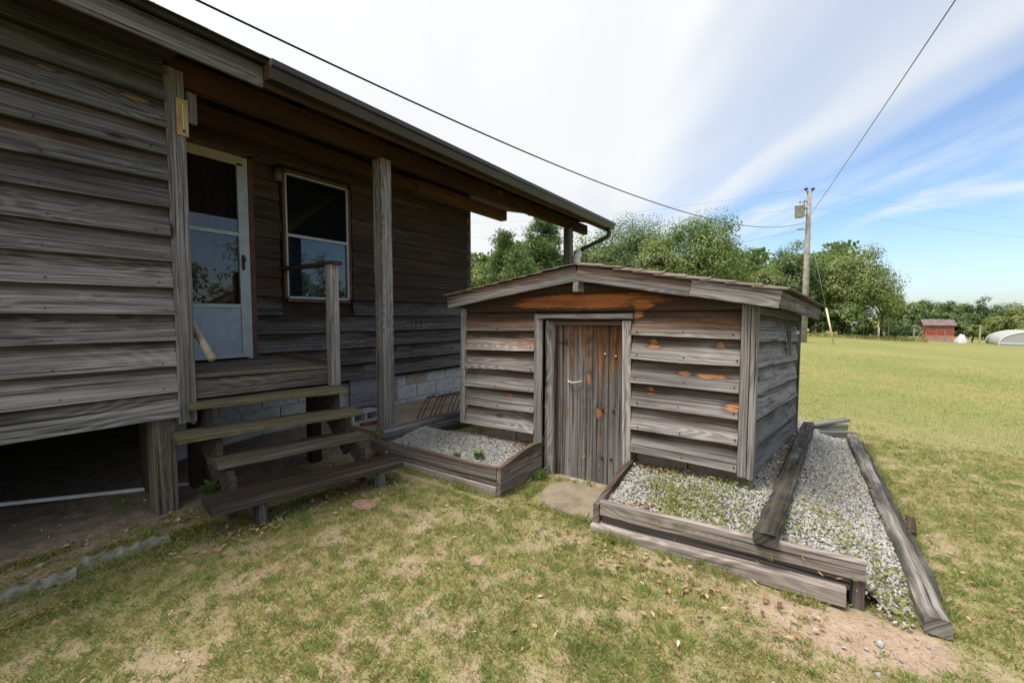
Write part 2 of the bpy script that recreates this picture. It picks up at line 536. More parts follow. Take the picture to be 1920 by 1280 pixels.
def leaf_mat(name, c1, c2, transl=0.35):
    m, g = new_mat(name)
    at = g.n('ShaderNodeAttribute')
    at.attribute_name = 'tint'
    c = g.mix(at.outputs['Fac'], c1, c2)
    di = g.n('ShaderNodeBsdfDiffuse')
    g.put(di.inputs[0], c)
    tl = g.n('ShaderNodeBsdfTranslucent')
    g.put(tl.inputs[0], g.mix(1.0, c, (1.25, 1.25, 0.6), 'MULTIPLY'))
    a = g.n('ShaderNodeMixShader')
    a.inputs[0].default_value = transl
    g.put(a.inputs[1], di.outputs[0])
    g.put(a.inputs[2], tl.outputs[0])
    gl = g.n('ShaderNodeBsdfGlossy')
    gl.inputs['Roughness'].default_value = 0.5
    b = g.n('ShaderNodeMixShader')
    b.inputs[0].default_value = 0.04
    g.put(b.inputs[1], a.outputs[0])
    g.put(b.inputs[2], gl.outputs[0])
    out = g.n('ShaderNodeOutputMaterial')
    g.put(out.inputs[0], b.outputs[0])
    return m


def attr_mat(name, stops, rough=0.9, bumpscale=0.0):
    """colour from the point attribute tint through a colour ramp"""
    m, g = new_mat(name)
    at = g.n('ShaderNodeAttribute')
    at.attribute_name = 'tint'
    cr = g.n('ShaderNodeValToRGB')
    e = cr.color_ramp.elements
    e[0].position, e[0].color = stops[0][0], tuple(stops[0][1]) + (1,)
    e[1].position, e[1].color = stops[-1][0], tuple(stops[-1][1]) + (1,)
    for p, c in stops[1:-1]:
        k = e.new(p)
        k.color = tuple(c) + (1,)
    g.put(cr.inputs[0], at.outputs['Fac'])
    col = cr.outputs[0]
    b = None
    if bumpscale:
        tcn = g.n('ShaderNodeTexCoord').outputs['Object']
        b = g.noise(tcn, bumpscale, 3)
        col = g.mix(g.ramp(b, 0.3, 0.7, 0.0, 0.35), col, (0.12, 0.115, 0.11))
    finish(g, col, rough, b, 0.003, 0.5, 0.2)
    return m


# ------------------------------------------------------------------ numpy noise and fast meshes
def vnoise(x, y, seed=0):
    xi, yi = np.floor(x).astype(np.int64), np.floor(y).astype(np.int64)
    xf, yf = x - xi, y - yi
    u, v = xf * xf * (3 - 2 * xf), yf * yf * (3 - 2 * yf)

    def h(a, b):
        n = (a * 374761393 + b * 668265263 + seed * 2147483647) & 0xffffffff
        n = ((n ^ (n >> 13)) * 1274126177) & 0xffffffff
        return ((n ^ (n >> 16)) & 0xffff) / 65535.0
    return (h(xi, yi) * (1 - u) + h(xi + 1, yi) * u) * (1 - v) + (h(xi, yi + 1) * (1 - u) + h(xi + 1, yi + 1) * u) * v


def fbm(x, y, seed=0, octv=4, lac=2.1, gain=0.55):
    s, a, t = 0, 1.0, 0
    for i in range(octv):
        s = s + a * vnoise(x + i * 17.3, y - i * 9.1, seed + i)
        t += a
        a *= gain
        x, y = x * lac, y * lac
    return s / t


def sstep(x, a, b):
    t = np.clip((x - a) / (b - a), 0, 1)
    return t * t * (3 - 2 * t)


def fast_mesh(name, V, F, tint=None, smooth=False):
    """V (n,3) floats, F (m,k) ints of one polygon size"""
    V = np.asarray(V, np.float32)
    F = np.asarray(F, np.int32)
    me = bpy.data.meshes.new(name)
    me.vertices.add(len(V))
    me.vertices.foreach_set('co', V.ravel())
    k = F.shape[1]
    me.loops.add(F.size)
    me.loops.foreach_set('vertex_index', F.ravel())
    me.polygons.add(len(F))
    me.polygons.foreach_set('loop_start', np.arange(0, F.size, k, dtype=np.int32))
    if smooth:
        me.polygons.foreach_set('use_smooth', np.ones(len(F), bool))
    me.update(calc_edges=True)
    if tint is not None:
        a = me.attributes.new('tint', 'FLOAT', 'POINT')
        a.data.foreach_set('value', np.asarray(tint, np.float32))
    return me


# ------------------------------------------------------------------ terrain
def ter(x, y):
    x, y = np.asarray(x, float), np.asarray(y, float)
    dd = np.hypot(x, y)
    s = sstep(dd, 5.0, 24.0)
    sp = np.log1p(np.exp(np.clip(-y, -30, 60)))       # soft max(0,-y)
    far = -0.0083 * np.minimum(x, 90) - 0.070 * np.minimum(sp, 40)
    z = s * far
    # raised soil beside the house
    z = z + 0.17 * sstep(y, 3.75, 4.7) * sstep(x, 0.6, 2.2) * (1 - sstep(x, 6, 9))
    return z


def bare_f(x, y):
    n = fbm(x * 5.6, y * 5.6, 3, 5, 2.1, 0.64)
    b = sstep(n, 0.565, 0.67) * 0.66
    n2 = fbm(x * 11, y * 11, 8, 4, 2.1, 0.65)
    b = np.maximum(b, sstep(n2, 0.61, 0.73) * 0.7)
    # trodden sand in front of the right gravel bed and dirt near the steps and under the house
    def blob(cx, cy, rx, ry):
        r = np.hypot((x - cx) / rx, (y - cy) / ry) + (fbm(x * 4, y * 4, 21, 3) - 0.5) * 0.9
        return 1 - sstep(r, 0.65, 1.1)
    b = np.maximum(b, blob(2.46, -0.20, 0.22, 0.42))
    b = np.maximum(b, blob(2.50, 0.45, 0.11, 0.55) * 0.6)
    b = np.maximum(b, blob(2.25, 0.0, 0.20, 0.3) * 0.6)
    b = np.maximum(b, blob(2.35, 3.0, 0.40, 0.30) * 0.6)
    b = np.maximum(b, blob(2.35, 1.4, 0.2, 0.12) * 0.6)
    b = np.maximum(b, blob(0.55, 2.15, 0.22, 0.10) * 0.8)
    b = np.maximum(b, blob(1.62, 1.9, 0.12, 0.07) * 0.7)
    b = np.maximum(b, blob(2.05, 2.15, 0.16, 0.08) * 0.7)
    dirt = sstep(y + (fbm(x * 3, y * 3, 5, 3) - 0.5) * 0.5 - 0.04 * np.clip(x - 1.0, 0, 3), 3.60, 3.92) * (1 - sstep(x, 2.9, 3.3))
    return np.clip(np.maximum(b, dirt), 0, 1), dirt


def axis(a, b, step, far, growth=1.12):
    v = list(np.arange(a, b + 1e-6, step))
    s = step
    p = v[-1]
    while p < far:
        s *= growth
        p += s
        v.append(p)
    s = step
    p = v[0]
    lo = []
    while p > -far:
        s *= growth
        p -= s
        lo.append(p)
    return np.array(lo[::-1] + v)


ax = axis(-1.5, 8.0, 0.045, 1500)
ay = axis(-3.0, 5.2, 0.045, 1500)
GX, GY = np.meshgrid(ax, ay, indexing='ij')
gb, gd = bare_f(GX, GY)
near = 1 - sstep(np.hypot(GX, GY), 7, 14)
GZ = ter(GX, GY) + near * ((fbm(GX * 2.2, GY * 2.2, 30, 4) - 0.5) * 0.035 + (fbm(GX * 14, GY * 14, 31, 3) - 0.5) * 0.012)
nx, ny = GX.shape
idx = np.arange(nx * ny).reshape(nx, ny)
GF = np.stack([idx[:-1, :-1], idx[1:, :-1], idx[1:, 1:], idx[:-1, 1:]], -1).reshape(-1, 4)
gme = fast_mesh('ground', np.stack([GX, GY, GZ], -1).reshape(-1, 3), GF, gb.ravel() * near.ravel(), True)
a = gme.attributes.new('dirt', 'FLOAT', 'POINT')
a.data.foreach_set('value', gd.ravel().astype(np.float32))
m, g = new_mat('lawn_ground')
P = g.n('ShaderNodeTexCoord').outputs['Object']
at = g.n('ShaderNodeAttribute'); at.attribute_name = 'tint'
ad = g.n('ShaderNodeAttribute'); ad.attribute_name = 'dirt'
gx, gy, gz = g.xyz(P)
dist = g.vm('LENGTH', P)
nfine = g.noise(P, 60.0, 4, 0.7)
nmid = g.noise(P, 9.0, 5, 0.65)
nbig = g.noise(P, 0.9, 4, 0.6)
nhuge = g.noise(P, 0.16, 3, 0.6)
nfar = g.noise(P, 2.6, 6, 0.75)
sand = g.mix(g.ramp(nmid, 0.3, 0.7), (0.40, 0.308, 0.235), (0.31, 0.23, 0.172))
sand = g.mix(g.ramp(nfine, 0.45, 0.68, 0.0, 0.5), sand, (0.21, 0.145, 0.10))
thatch = g.mix(g.ramp(nfine, 0.3, 0.68), (0.28, 0.215, 0.135), (0.19, 0.19, 0.08))
thatch = g.mix(g.ramp(nmid, 0.45, 0.7, 0.0, 0.6), thatch, (0.28, 0.21, 0.125))
nearcol = g.mix(at.outputs['Fac'], thatch, sand)
dirtc = g.mix(g.ramp(nmid, 0.3, 0.7), (0.29, 0.235, 0.18), (0.16, 0.122, 0.09))
dirtc = g.mix(g.ramp(nfine, 0.5, 0.75, 0.0, 0.6), dirtc, (0.11, 0.085, 0.062))
nearcol = g.mix(ad.outputs['Fac'], nearcol, dirtc)
farcol = g.mix(g.ramp(nfar, 0.3, 0.7), (0.275, 0.258, 0.098), (0.20, 0.208, 0.072))
farcol = g.mix(g.ramp(nbig, 0.45, 0.72, 0.0, 0.55), farcol, (0.29, 0.24, 0.105))
farcol = g.mix(g.ramp(nhuge, 0.4, 0.65, 0.0, 0.55), farcol, (0.165, 0.188, 0.062))
farcol = g.mix(g.ramp(nfine, 0.4, 0.75, 0.0, 0.45), farcol, (0.10, 0.10, 0.03))
bs = g.noise(P, 1.3, 5, 0.7)
farcol = g.mix(g.ramp(bs, 0.66, 0.74, 0.0, 0.6), farcol, (0.38, 0.28, 0.18))
nearcol = g.mix(g.m('MULTIPLY', g.m('SUBTRACT', 1.0, at.outputs['Fac']), g.m('MULTIPLY', g.m('SUBTRACT', 1.0, ad.outputs['Fac']), 0.45)), nearcol, farcol)
c = g.mix(g.ramp(dist, 4.0, 11.0), nearcol, farcol)
finish(g, c, 0.95, g.m('ADD', nfine, nmid), 0.012, 0.7, 0.1)
ground = obj('ground', gme, m, kind='structure')

# ------------------------------------------------------------------ house
house = thing('wooden_house', 'weathered grey clapboard house with covered porch and brown gutter', 'house', (1.2, 3.85, 0))


def bevel_board(L, H, seed, lap=0.024, warp=0.004):
    """clapboard: thin at the top, thick at the bottom, bottom edge out (local -y)"""
    r = random.Random(seed)
    segs = max(2, min(6, int(L / 0.45)))
    V, F = [], []
    for i in range(segs + 1):
        x = (i / segs - 0.5) * L
        b = r.uniform(-warp, warp)
        o = r.uniform(-warp, warp) * 1.3
        V += [(x, -0.014 + o * 0.3, H / 2), (x, -0.002, H / 2), (x, -lap + 0.003 + o, -H / 2 + b), (x, -lap - 0.022 + o, -H / 2 + b)]
    for i in range(segs):
        for k in range(4):
            a2, b2 = i * 4 + k, i * 4 + (k + 1) % 4
            F.append((a2, b2, b2 + 4, a2 + 4))
    F.append((3, 2, 1, 0))
    e = segs * 4
    F.append((e, e + 1, e + 2, e + 3))
    return V, F


def board(name, p0, p1, H, mat, parent, col, lap=0.024, warp=0.004):
    """p0,p1: bottom line of the board on the wall plane"""
    SEED[0] += 1
    p0, p1 = Vector(p0), Vector(p1)
    V, F = bevel_board((p1 - p0).length, H, SEED[0], lap, warp)
    M = frame((p0 + p1) / 2 + Vector((0, 0, H / 2)), p1 - p0)
    M = M @ Matrix.Rotation(random.uniform(-0.003, 0.003), 4, 'Y')
    return obj(name, mesh(name, V, F), mat, parent, M, col)


R = random.Random(5)
# --- wing wall, facing the camera side
W_PATCH1 = wood('weathered_wood_split', patches=[(1.98, 0.03, 0.075, 0.016, 0.8, 0), (1.56, 0.04, 0.05, 0.012, 0.7, 0)])
zb = 0.713
k = 0
while zb < 3.25:
    t = 0.74 + 0.30 * R.random() - 0.23 * max(0.0, zb - 1.0) + (0.22 if zb < 1.3 else 0.0)  # tone falls with height: shade under the eave painted into the boards
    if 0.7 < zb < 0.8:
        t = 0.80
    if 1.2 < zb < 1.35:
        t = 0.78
    mt = W_GREY
    if 2.74 < zb < 2.90:
        mt = W_PATCH1
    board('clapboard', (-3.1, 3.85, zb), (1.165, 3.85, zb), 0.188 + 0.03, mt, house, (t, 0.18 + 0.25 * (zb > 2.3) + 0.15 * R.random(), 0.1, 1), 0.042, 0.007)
    zb += 0.1885
    k += 1
MB().box((-0.95, 3.87 + 0.02, 1.98), (4.3, 0.03, 2.5)).build('wall_sheathing', DARKWOOD, house)
MB().box((-0.95, 4.36, 0.735), (4.3, 0.90, 0.03)).build('wing_floor', DARKWOOD, house)
nl = MB()
for q in range(14):
    for xx in (1.10, 0.55, -0.1, -0.8):
        nl.box((xx + R.uniform(-0.03, 0.03), 3.85 - 0.060, 0.713 + 0.1885 * q + 0.03 + R.uniform(-0.008, 0.008)), (0.008, 0.012, 0.008))
nl.build('nail_heads', RUST, house, kind='stuff')
# corner trim (two boards) with the porch side of the wing
bar('corner_trim', (1.225, 3.815, 0.665), (1.225, 3.815, 3.22), 0.115, 0.028, W_GREY, house, (1, 0, 0), 0.004, 5, 0.002, (0.82, 0.2, 0, 1))
bar('corner_trim', (1.2685, 3.872, 0.64), (1.2685, 3.872, 3.2), 0.026, 0.085, W_GREY, house, (1, 0, 0), 0.004, 5, 0.002, (0.7, 0.3, 0, 1))
MB().box((1.225, 4.36, 2.0), (0.03, 0.86, 2.6)).build('wing_end_wall', DARKWOOD, house)
bar('pier_post', (1.09, 3.92, -0.05), (1.09, 3.92, 0.72), 0.14, 0.14, W_TREAD, house, (1, 0, 0), 0.008, 4, 0.002, (1.15, 0.1, 0.45, 1))
bar('pier_post', (1.17, 4.42, -0.05), (1.17, 4.42, 0.72), 0.14, 0.14, W_TREAD, house, (1, 0, 0), 0.008, 2, 0.002, (0.5, 0.5, 0, 1))
bar('bracket_block', (1.33, 3.83, 2.88), (1.33, 3.83, 3.1), 0.07, 0.035, W_GREY, house, (1, 0, 0), 0.004, 1, 0, (0.6, 0.2, 0, 1))

# --- wall behind the porch, boards cut round door and window
zb = 0.655
row = 0
while zb < 3.5:
    H = 0.2035
    segs = [(2.165, 5.58)]
    if zb > 3.03:
        segs = [(1.24, 5.58)]
    elif zb + H > 1.60:
        segs = [(2.165, 2.435), (3.335, 5.58)]
    out = []
    for (a2, b2) in segs:
        if b2 - a2 > 2.6:
            j = a2 + (b2 - a2) * R.uniform(0.35, 0.7)
            out += [(a2, j - 0.003), (j + 0.003, b2)]
        else:
            out.append((a2, b2))
    for (a2, b2) in out:
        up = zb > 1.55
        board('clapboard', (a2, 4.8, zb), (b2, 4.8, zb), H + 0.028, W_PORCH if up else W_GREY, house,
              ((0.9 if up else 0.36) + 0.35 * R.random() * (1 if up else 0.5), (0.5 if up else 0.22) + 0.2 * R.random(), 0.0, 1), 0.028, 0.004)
    zb += H
    row += 1
sh = MB()
for (x0, x1, z0, z1) in [(1.24, 1.17, 0.6, 3.6), (2.14, 2.46, 0.62, 3.6), (3.30, 5.57, 0.62, 3.6), (2.46, 3.30, 0.62, 1.64), (2.46, 3.30, 3.05, 3.6), (1.17, 2.14, 3.07, 3.6)]:
    sh.box(((x0 + x1) / 2, 4.825, (z0 + z1) / 2), (abs(x1 - x0), 0.04, z1 - z0))
sh.build('wall_sheathing', DARKWOOD, house)
bar('corner_trim', (5.59, 4.79, 0.64), (5.59, 4.79, 3.5), 0.09, 0.05, W_GREY, house, (1, 0, 0), 0.004, 1, 0, (0.5, 0.3, 0, 1))
# gable end and back of the house (seen only from the side)
zb = 0.655
while zb < 3.3:
    board('clapboard', (5.62, 4.86, zb), (5.62, 10.4, zb), 0.232, W_GREY, house, (0.6 + 0.2 * R.random(), 0.2, 0, 1))
    zb += 0.2035
MB().add([(5.60, 4.85, 0.6), (5.60, 10.4, 0.6), (5.60, 10.4, 3.5), (5.60, 7.5, 4.3), (5.60, 4.85, 3.55),
          (5.56, 4.85, 0.6), (5.56, 10.4, 0.6), (5.56, 10.4, 3.5), (5.56, 7.5, 4.3), (5.56, 4.85, 3.55)],
         [(0, 1, 2, 3, 4), (9, 8, 7, 6, 5), (0, 5, 6, 1), (1, 6, 7, 2), (2, 7, 8, 3), (3, 8, 9, 4), (4, 9, 5, 0)]).build('gable_wall', DARKWOOD, house)
MB().box((1.2, 10.42, 1.6), (8.8, 0.05, 3.7)).box((-3.15, 7.1, 1.6), (0.05, 6.5, 3.9)).box((5.58, 7.6, 0.3), (0.05, 5.5, 0.66)).box((1.2, 7.6, 0.63), (8.7, 5.6, 0.04)).build('back_wall', DARKWOOD, house)

# --- foundation of concrete blocks
found = MB().box((3.50, 4.93, 0.33), (4.2, 0.12, 0.64)).build('foundation_wall', MORTAR, house)
bl_me = bpy.data.meshes.new('concrete_block')
bm = bmesh.new()
bmesh.ops.create_cube(bm, size=1.0)
bmesh.ops.scale(bm, vec=(0.395, 0.03, 0.19), verts=bm.verts)
bmesh.ops.bevel(bm, geom=bm.edges[:], offset=0.004, segments=1, affect='EDGES')
bm.to_mesh(bl_me)
bm.free()
bl_me.materials.append(CONC)
bl_tan = bl_me.copy()
bl_tan.materials.clear()
bl_tan.materials.append(CONC_TAN)
for rw, zc in enumerate((0.147, 0.35, 0.553)):
    x = 1.42 + (0.2 if rw % 2 else 0)
    i = 0
    while x < 5.4:
        if not (3.24 < x + 0.2 < 3.95 and rw > 0):
            tan = (rw == 2 and 4.0 < x + 0.1 < 4.4)
            obj('concrete_block', bl_tan if tan else bl_me, None, found, Matrix.Translation((x + 0.2, 4.866 + R.uniform(-0.002, 0.002), zc)))
        x += 0.405
        i += 1
# plywood hatch leaning on the foundation
PLY = wood('bleached_plywood', light=(0.30, 0.29, 0.33), dark=(0.12, 0.11, 0.125), knots=False)
tag(bar('crawlspace_panel', (3.27, 4.78, 0.475), (4.04, 4.80, 0.45), 0.37, 0.018, PLY, None, (0, 0.06, 1), 0.0, 3, 0.003, (1.0, 0.05, 0, 1)),
    'bleached plywood hatch leaning against the block foundation behind the porch post', 'panel')

# --- storm door
door = thing('storm_door', '', '', (1.64, 4.79, 1.03))
for kk in ('label', 'category'):
    del door[kk]
door.parent = house
door.matrix_parent_inverse = WM[house.name].inverted()
dm = MB()
dm.box((1.165, 4.775, 2.035), (0.045, 0.05, 2.02)).box((2.095, 4.775, 2.035), (0.045, 0.05, 2.02))
dm.build('door_jamb', ALU, door)
MB().box((1.63, 4.775, 3.03), (0.885, 0.05, 0.04)).build('door_header', ALU_YEL, door)
fr = MB()
fr.box((1.215, 4.765, 2.01), (0.055, 0.03, 1.94)).box((2.046, 4.765, 2.01), (0.052, 0.03, 1.94))
fr.box((1.63, 4.765, 2.277), (0.776, 0.03, 0.035)).box((1.63, 4.765, 1.56), (0.776, 0.03, 0.035)).box((1.63, 4.765, 1.062), (0.776, 0.03, 0.045))
fr.build('door_frame', ALU, door)
MB().box((1.63, 4.765, 2.985), (0.884, 0.03, 0.05)).build('door_top_rail', ALU_YEL, door)
MB().box((1.63, 4.768, 1.313), (0.776, 0.012, 0.456)).build('kick_panel', PANELM, door)
MB().box((1.63, 4.766, 2.36), (0.776, 0.004, 0.13)).build('glass_pane', GLASS, door)
MB().box((1.63, 4.777, 2.69), (0.776, 0.003, 0.54)).build('insect_screen', SCREEN, door)
MB().box((1.63, 4.774, 1.918), (0.776, 0.004, 0.68)).build('glass_pane', GLASS, door)
hb = MB().box((2.05, 4.742, 2.0), (0.022, 0.02, 0.15)).box((2.05, 4.72, 2.03), (0.02, 0.03, 0.05))
hb.build('handle', BLACKP, door)
INNER = wood('stained_door_wood', light=(0.34, 0.15, 0.085), dark=(0.16, 0.065, 0.035), brown=(0.22, 0.085, 0.04), knots=False)
bar('inner_door', (1.63, 4.87, 1.03), (1.63, 4.87, 3.02), 0.86, 0.04, INNER, door, (1, 0, 0), 0.0, 1, 0, (0.8, 0.4, 0, 1))
kb = MB()
kb.tube([(1.96, 4.852, 1.875), (1.96, 4.838, 1.875), (1.96, 4.825, 1.875), (1.96, 4.81, 1.875), (1.96, 4.795, 1.875), (1.96, 4.79, 1.875)], [0.03, 0.03, 0.012, 0.026, 0.03, 0.012], 12)
kb.build('door_knob', BRASS, door, True)
CASING = simple('brown_casing', (0.11, 0.05, 0.028), 0.7, 0.25, 8)
cs = MB().box((2.143, 4.773, 2.05), (0.045, 0.06, 2.06)).box((1.63, 4.773, 3.075), (1.07, 0.06, 0.045))
cs.build('door_casing', CASING, house)

# --- window
wf = MB()
for (x, z, sx, sz) in [(2.505, 2.34, 0.022, 1.36), (3.265, 2.34, 0.022, 1.36), (2.885, 3.012, 0.782, 0.018), (2.885, 1.668, 0.782, 0.022), (2.885, 2.352, 0.74, 0.03)]:
    wf.box((x, 4.768, z), (sx, 0.03, sz))
win = wf.build('window', ALU, house)
MB().box((2.885, 4.774, 2.685), (0.74, 0.003, 0.63)).build('insect_screen', SCREEN, win)
MB().box((2.885, 4.778, 2.01), (0.74, 0.004, 0.65)).build('pane', GLASS, win)
sc = MB().box((2.48, 4.77, 2.34), (0.028, 0.05, 1.44)).box((3.29, 4.77, 2.34), (0.028, 0.05, 1.44)).box((2.885, 4.77, 3.04), (0.84, 0.05, 0.035)).box((2.885, 4.77, 1.637), (0.84, 0.05, 0.035))
sc.build('casing', CASING, win)
BLIND = simple('grey_blind', (0.10, 0.11, 0.115), 0.8, 0.1)
bl = MB()
for i in range(24):
    bl.box((2.885, 4.86, 1.70 + i * 0.027), (0.72, 0.016, 0.019))
bl.build('blind', BLIND, win, kind='stuff')
# porch light
pl = MB()
pl.tube([(2.38, 4.76, 3.03), (2.38, 4.70, 3.05), (2.38, 4.66, 3.02)], 0.018, 6)
pl.tube([(2.38, 4.66, 3.03), (2.38, 4.66, 3.0), (2.38, 4.66, 2.99)], [0.03, 0.055, 0.045], 10)
lamp = pl.build('porch_light', BLACKP, house, True)
MB().tube([(2.38, 4.66, 2.99), (2.38, 4.66, 2.95), (2.38, 4.66, 2.89), (2.38, 4.66, 2.875)], [0.04, 0.05, 0.045, 0.02], 10).build('jar_glass', simple('frosted_jar', (0.10, 0.075, 0.055), 0.25, 0.1), lamp, True)

# --- roof
SL = 0.235


def roof_z(y):
    return 3.335 + SL * (y - 3.36)


rf = MB()
rf.add([(-3.4, 3.33, roof_z(3.33)), (8.3, 3.33, roof_z(3.33)), (8.3, 7.5, roof_z(7.5)), (-3.4, 7.5, roof_z(7.5)),
        (-3.4, 11.2, 3.5), (8.3, 11.2, 3.5),
        (-3.4, 3.33, roof_z(3.33) - 0.03), (8.3, 3.33, roof_z(3.33) - 0.03), (8.3, 7.5, roof_z(7.5) - 0.03), (-3.4, 7.5, roof_z(7.5) - 0.03),
        (-3.4, 11.2, 3.47), (8.3, 11.2, 3.47)],
       [(0, 1, 2, 3), (3, 2, 5, 4), (6, 9, 8, 7), (9, 10, 11, 8), (0, 6, 7, 1), (4, 5, 11, 10), (0, 3, 9, 6), (3, 4, 10, 9), (1, 7, 8, 2), (2, 8, 11, 5)])
roof = rf.build('roof', ROOFING, house)
tab_me = mesh('shingle', *sweep([(-0.08, -0.004), (-0.08, 0.004), (0.08, 0.006), (0.08, 0.0)], 0.33, 1))
tab_me.materials.append(ROOFING)
for rr in range(3):
    x = -3.2 + 0.165 * (rr % 2)
    while x < 8.2:
        yy = 3.375 + rr * 0.14
        M = Matrix.Translation((x, yy, roof_z(yy) + 0.003 + R.uniform(0, 0.010))) @ Matrix.Rotation(math.atan(SL), 4, 'X') @ Matrix.Rotation(R.uniform(-0.02, 0.02), 4, 'Y')
        obj('shingle', tab_me, None, roof, M)
        x += 0.3305
# rafters
x = -0.2
while x < 8.3:
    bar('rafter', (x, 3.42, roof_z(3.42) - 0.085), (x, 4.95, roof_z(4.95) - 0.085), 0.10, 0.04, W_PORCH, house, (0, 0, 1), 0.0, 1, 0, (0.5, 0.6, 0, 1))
    x += 0.61
bar('fascia_board', (-3.4, 3.392, 3.218), (1.64, 3.392, 3.218), 0.15, 0.03, W_GREY, house, (0, 0, 1), 0.004, 6, 0.002, (0.62, 0.2, 0, 1), lapped=0.8)
bar('fascia_board', (1.645, 3.40, 3.225), (8.28, 3.40, 3.225), 0.15, 0.03, W_BEAM, house, (0, 0, 1), 0.004, 4, 0.002, (0.7, 0.5, 0, 1))
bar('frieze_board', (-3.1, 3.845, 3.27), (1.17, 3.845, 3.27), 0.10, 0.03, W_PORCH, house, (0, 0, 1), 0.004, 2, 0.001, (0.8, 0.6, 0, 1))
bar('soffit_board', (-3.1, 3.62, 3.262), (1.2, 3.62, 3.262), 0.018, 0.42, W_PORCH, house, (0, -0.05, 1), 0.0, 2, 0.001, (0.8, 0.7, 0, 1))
# gutter (K profile)
gp = [(0.0, 0.0), (0.0, 0.115), (-0.006, 0.115), (-0.006, 0.012), (-0.07, 0.012), (-0.088, 0.075), (-0.112, 0.085), (-0.112, 0.115), (-0.102, 0.122), (-0.122, 0.124), (-0.124, 0.08), (-0.1, 0.068), (-0.078, 0.0)]
V, F = sweep(gp, 6.66, 3, 0.001, None, 3)
gut = obj('gutter', mesh('gutter', V, F), BROWN_METAL, house, Matrix.Translation((4.98, 3.378, 3.19)))
cp = [(0.0, 0.0), (0.0, 0.12), (-0.124, 0.124), (-0.124, 0.08), (-0.1, 0.068), (-0.078, 0.0)]
for xx in (1.648, 8.312):
    V, F = sweep(cp, 0.006)
    obj('end_cap', mesh('end_cap', V, F), simple('brown_cap_metal', (0.11, 0.06, 0.045), 0.45, 0.3, 7, 0.5), gut, Matrix.Translation((xx, 3.379, 3.19)))
ds = MB()
ds.bar((8.16, 3.335, 3.20), (8.16, 3.335, 3.10), 0.06, 0.085, (0, 1, 0))
ds.tube([(8.16, 3.335, 3.12), (8.16, 3.345, 3.07), (8.16, 3.38, 3.03), (8.13, 3.5, 2.97), (8.05, 3.82, 2.84), (8.03, 3.88, 2.80)], 0.042, 8)
spout = ds.build('downspout', BROWN_METAL, house, True)
pp = MB().tube([(7.66, 3.80, 2.47), (7.66, 3.80, 2.52), (7.66, 3.80, 2.62), (7.69, 3.80, 2.68), (7.75, 3.80, 2.70)], [0.075, 0.08, 0.08, 0.08, 0.075], 12)
pp.build('pipe_elbow', PVC, spout, True)
MB().tube([(7.66, 3.80, 0.0), (7.66, 3.80, 2.48)], 0.06, 10).build('lower_pipe', BROWN_METAL, spout, True)

# porch beams and posts
bar('porch_beam', (1.2, 3.86, 3.225), (3.10, 3.86, 3.225), 0.185, 0.085, W_BEAM, house, (0, 0, 1), 0.003, 3, 0.001, (0.75, 0.55, 0, 1))
bar('porch_beam', (3.105, 3.862, 3.222), (8.2, 3.862, 3.222), 0.185, 0.085, W_BEAM, house, (0, 0, 1), 0.003, 4, 0.001, (0.6, 0.6, 0, 1))
bar('ceiling_beam', (1.25, 4.45, 3.22), (4.1, 4.45, 3.20), 0.15, 0.11, W_BEAM, house, (0, 0, 1), 0.003, 3, 0.001, (0.8, 0.5, 0, 1))
bar('ceiling_beam', (4.105, 4.45, 3.203), (6.15, 4.45, 3.195), 0.16, 0.13, W_BEAM, house, (0, 0, 1), 0.003, 3, 0.001, (1.2, 0.5, 0, 1))
bar('porch_post', (3.085, 3.86, 0.17), (3.085, 3.86, 3.13), 0.14, 0.14, W_GREY, house, (1, 0, 0), 0.006, 6, 0.0015, (0.95, 0.1, 0.1, 1))
bar('porch_post', (7.43, 3.86, 0.0), (7.43, 3.86, 3.13), 0.14, 0.14, W_GREY, house, (1, 0, 0), 0.006, 3, 0.0015, (0.7, 0.4, 0, 1))

# deck
deck = MB().box((1.83, 4.3, 0.83), (1.18, 0.9, 0.06)).build('porch_deck', DARKWOOD, house)
n = 7
for i in range(n):
    y0 = 3.82 + i * 0.138
    bar('deck_board', (1.24, y0 + 0.066, 1.0), (2.45 + R.uniform(-0.006, 0.006), y0 + 0.066, 0.965 + 0.006 * i), 0.032, 0.13, W_TREAD, deck, (0, 0, 1), 0.004, 3, 0.0015, (1.0, 0.2, 0.45, 1))
bar('deck_skirt', (1.24, 3.845, 0.90), (2.44, 3.845, 0.875), 0.14, 0.035, W_TREAD, deck, (0, 0, 1), 0.003, 3, 0.001, (0.9, 0.1, 0.1, 1))
bar('deck_skirt', (2.42, 3.87, 0.90), (2.42, 4.78, 0.92), 0.16, 0.035, W_TREAD, deck, (0, 0, 1), 0.003, 2, 0.001, (0.7, 0.3, 0, 1))
bar('deck_curb', (2.44, 3.9, 1.01), (2.44, 4.77, 1.045), 0.05, 0.03, W_TREAD, deck, (0, 0, 1), 0.003, 2, 0.001, (0.9, 0.3, 0, 1))
bar('deck_leg', (2.32, 4.0, 0.0), (2.32, 4.0, 0.82), 0.10, 0.10, W_PORCH, deck, (1, 0, 0), 0.004, 1, 0, (0.8, 0.6, 0, 1))
bar('deck_leg', (1.4, 4.2, 0.0), (1.4, 4.2, 0.82), 0.10, 0.10, W_PORCH, deck, (1, 0, 0), 0.004, 1, 0, (0.8, 0.4, 0, 1))

# porch apron
slab = MB().add(*sweep(chamf(1.06, 0.24, 0.01), 2.75, 6, 0.006, None, 9), Matrix.Translation((4.32, 4.30, 0.085))).build('pavement', simple('sandy_concrete', (0.36, 0.29, 0.21), 0.95, 0.3, 3.5, 0.1, 0, 0.006, (0.24, 0.19, 0.14)), kind='structure')

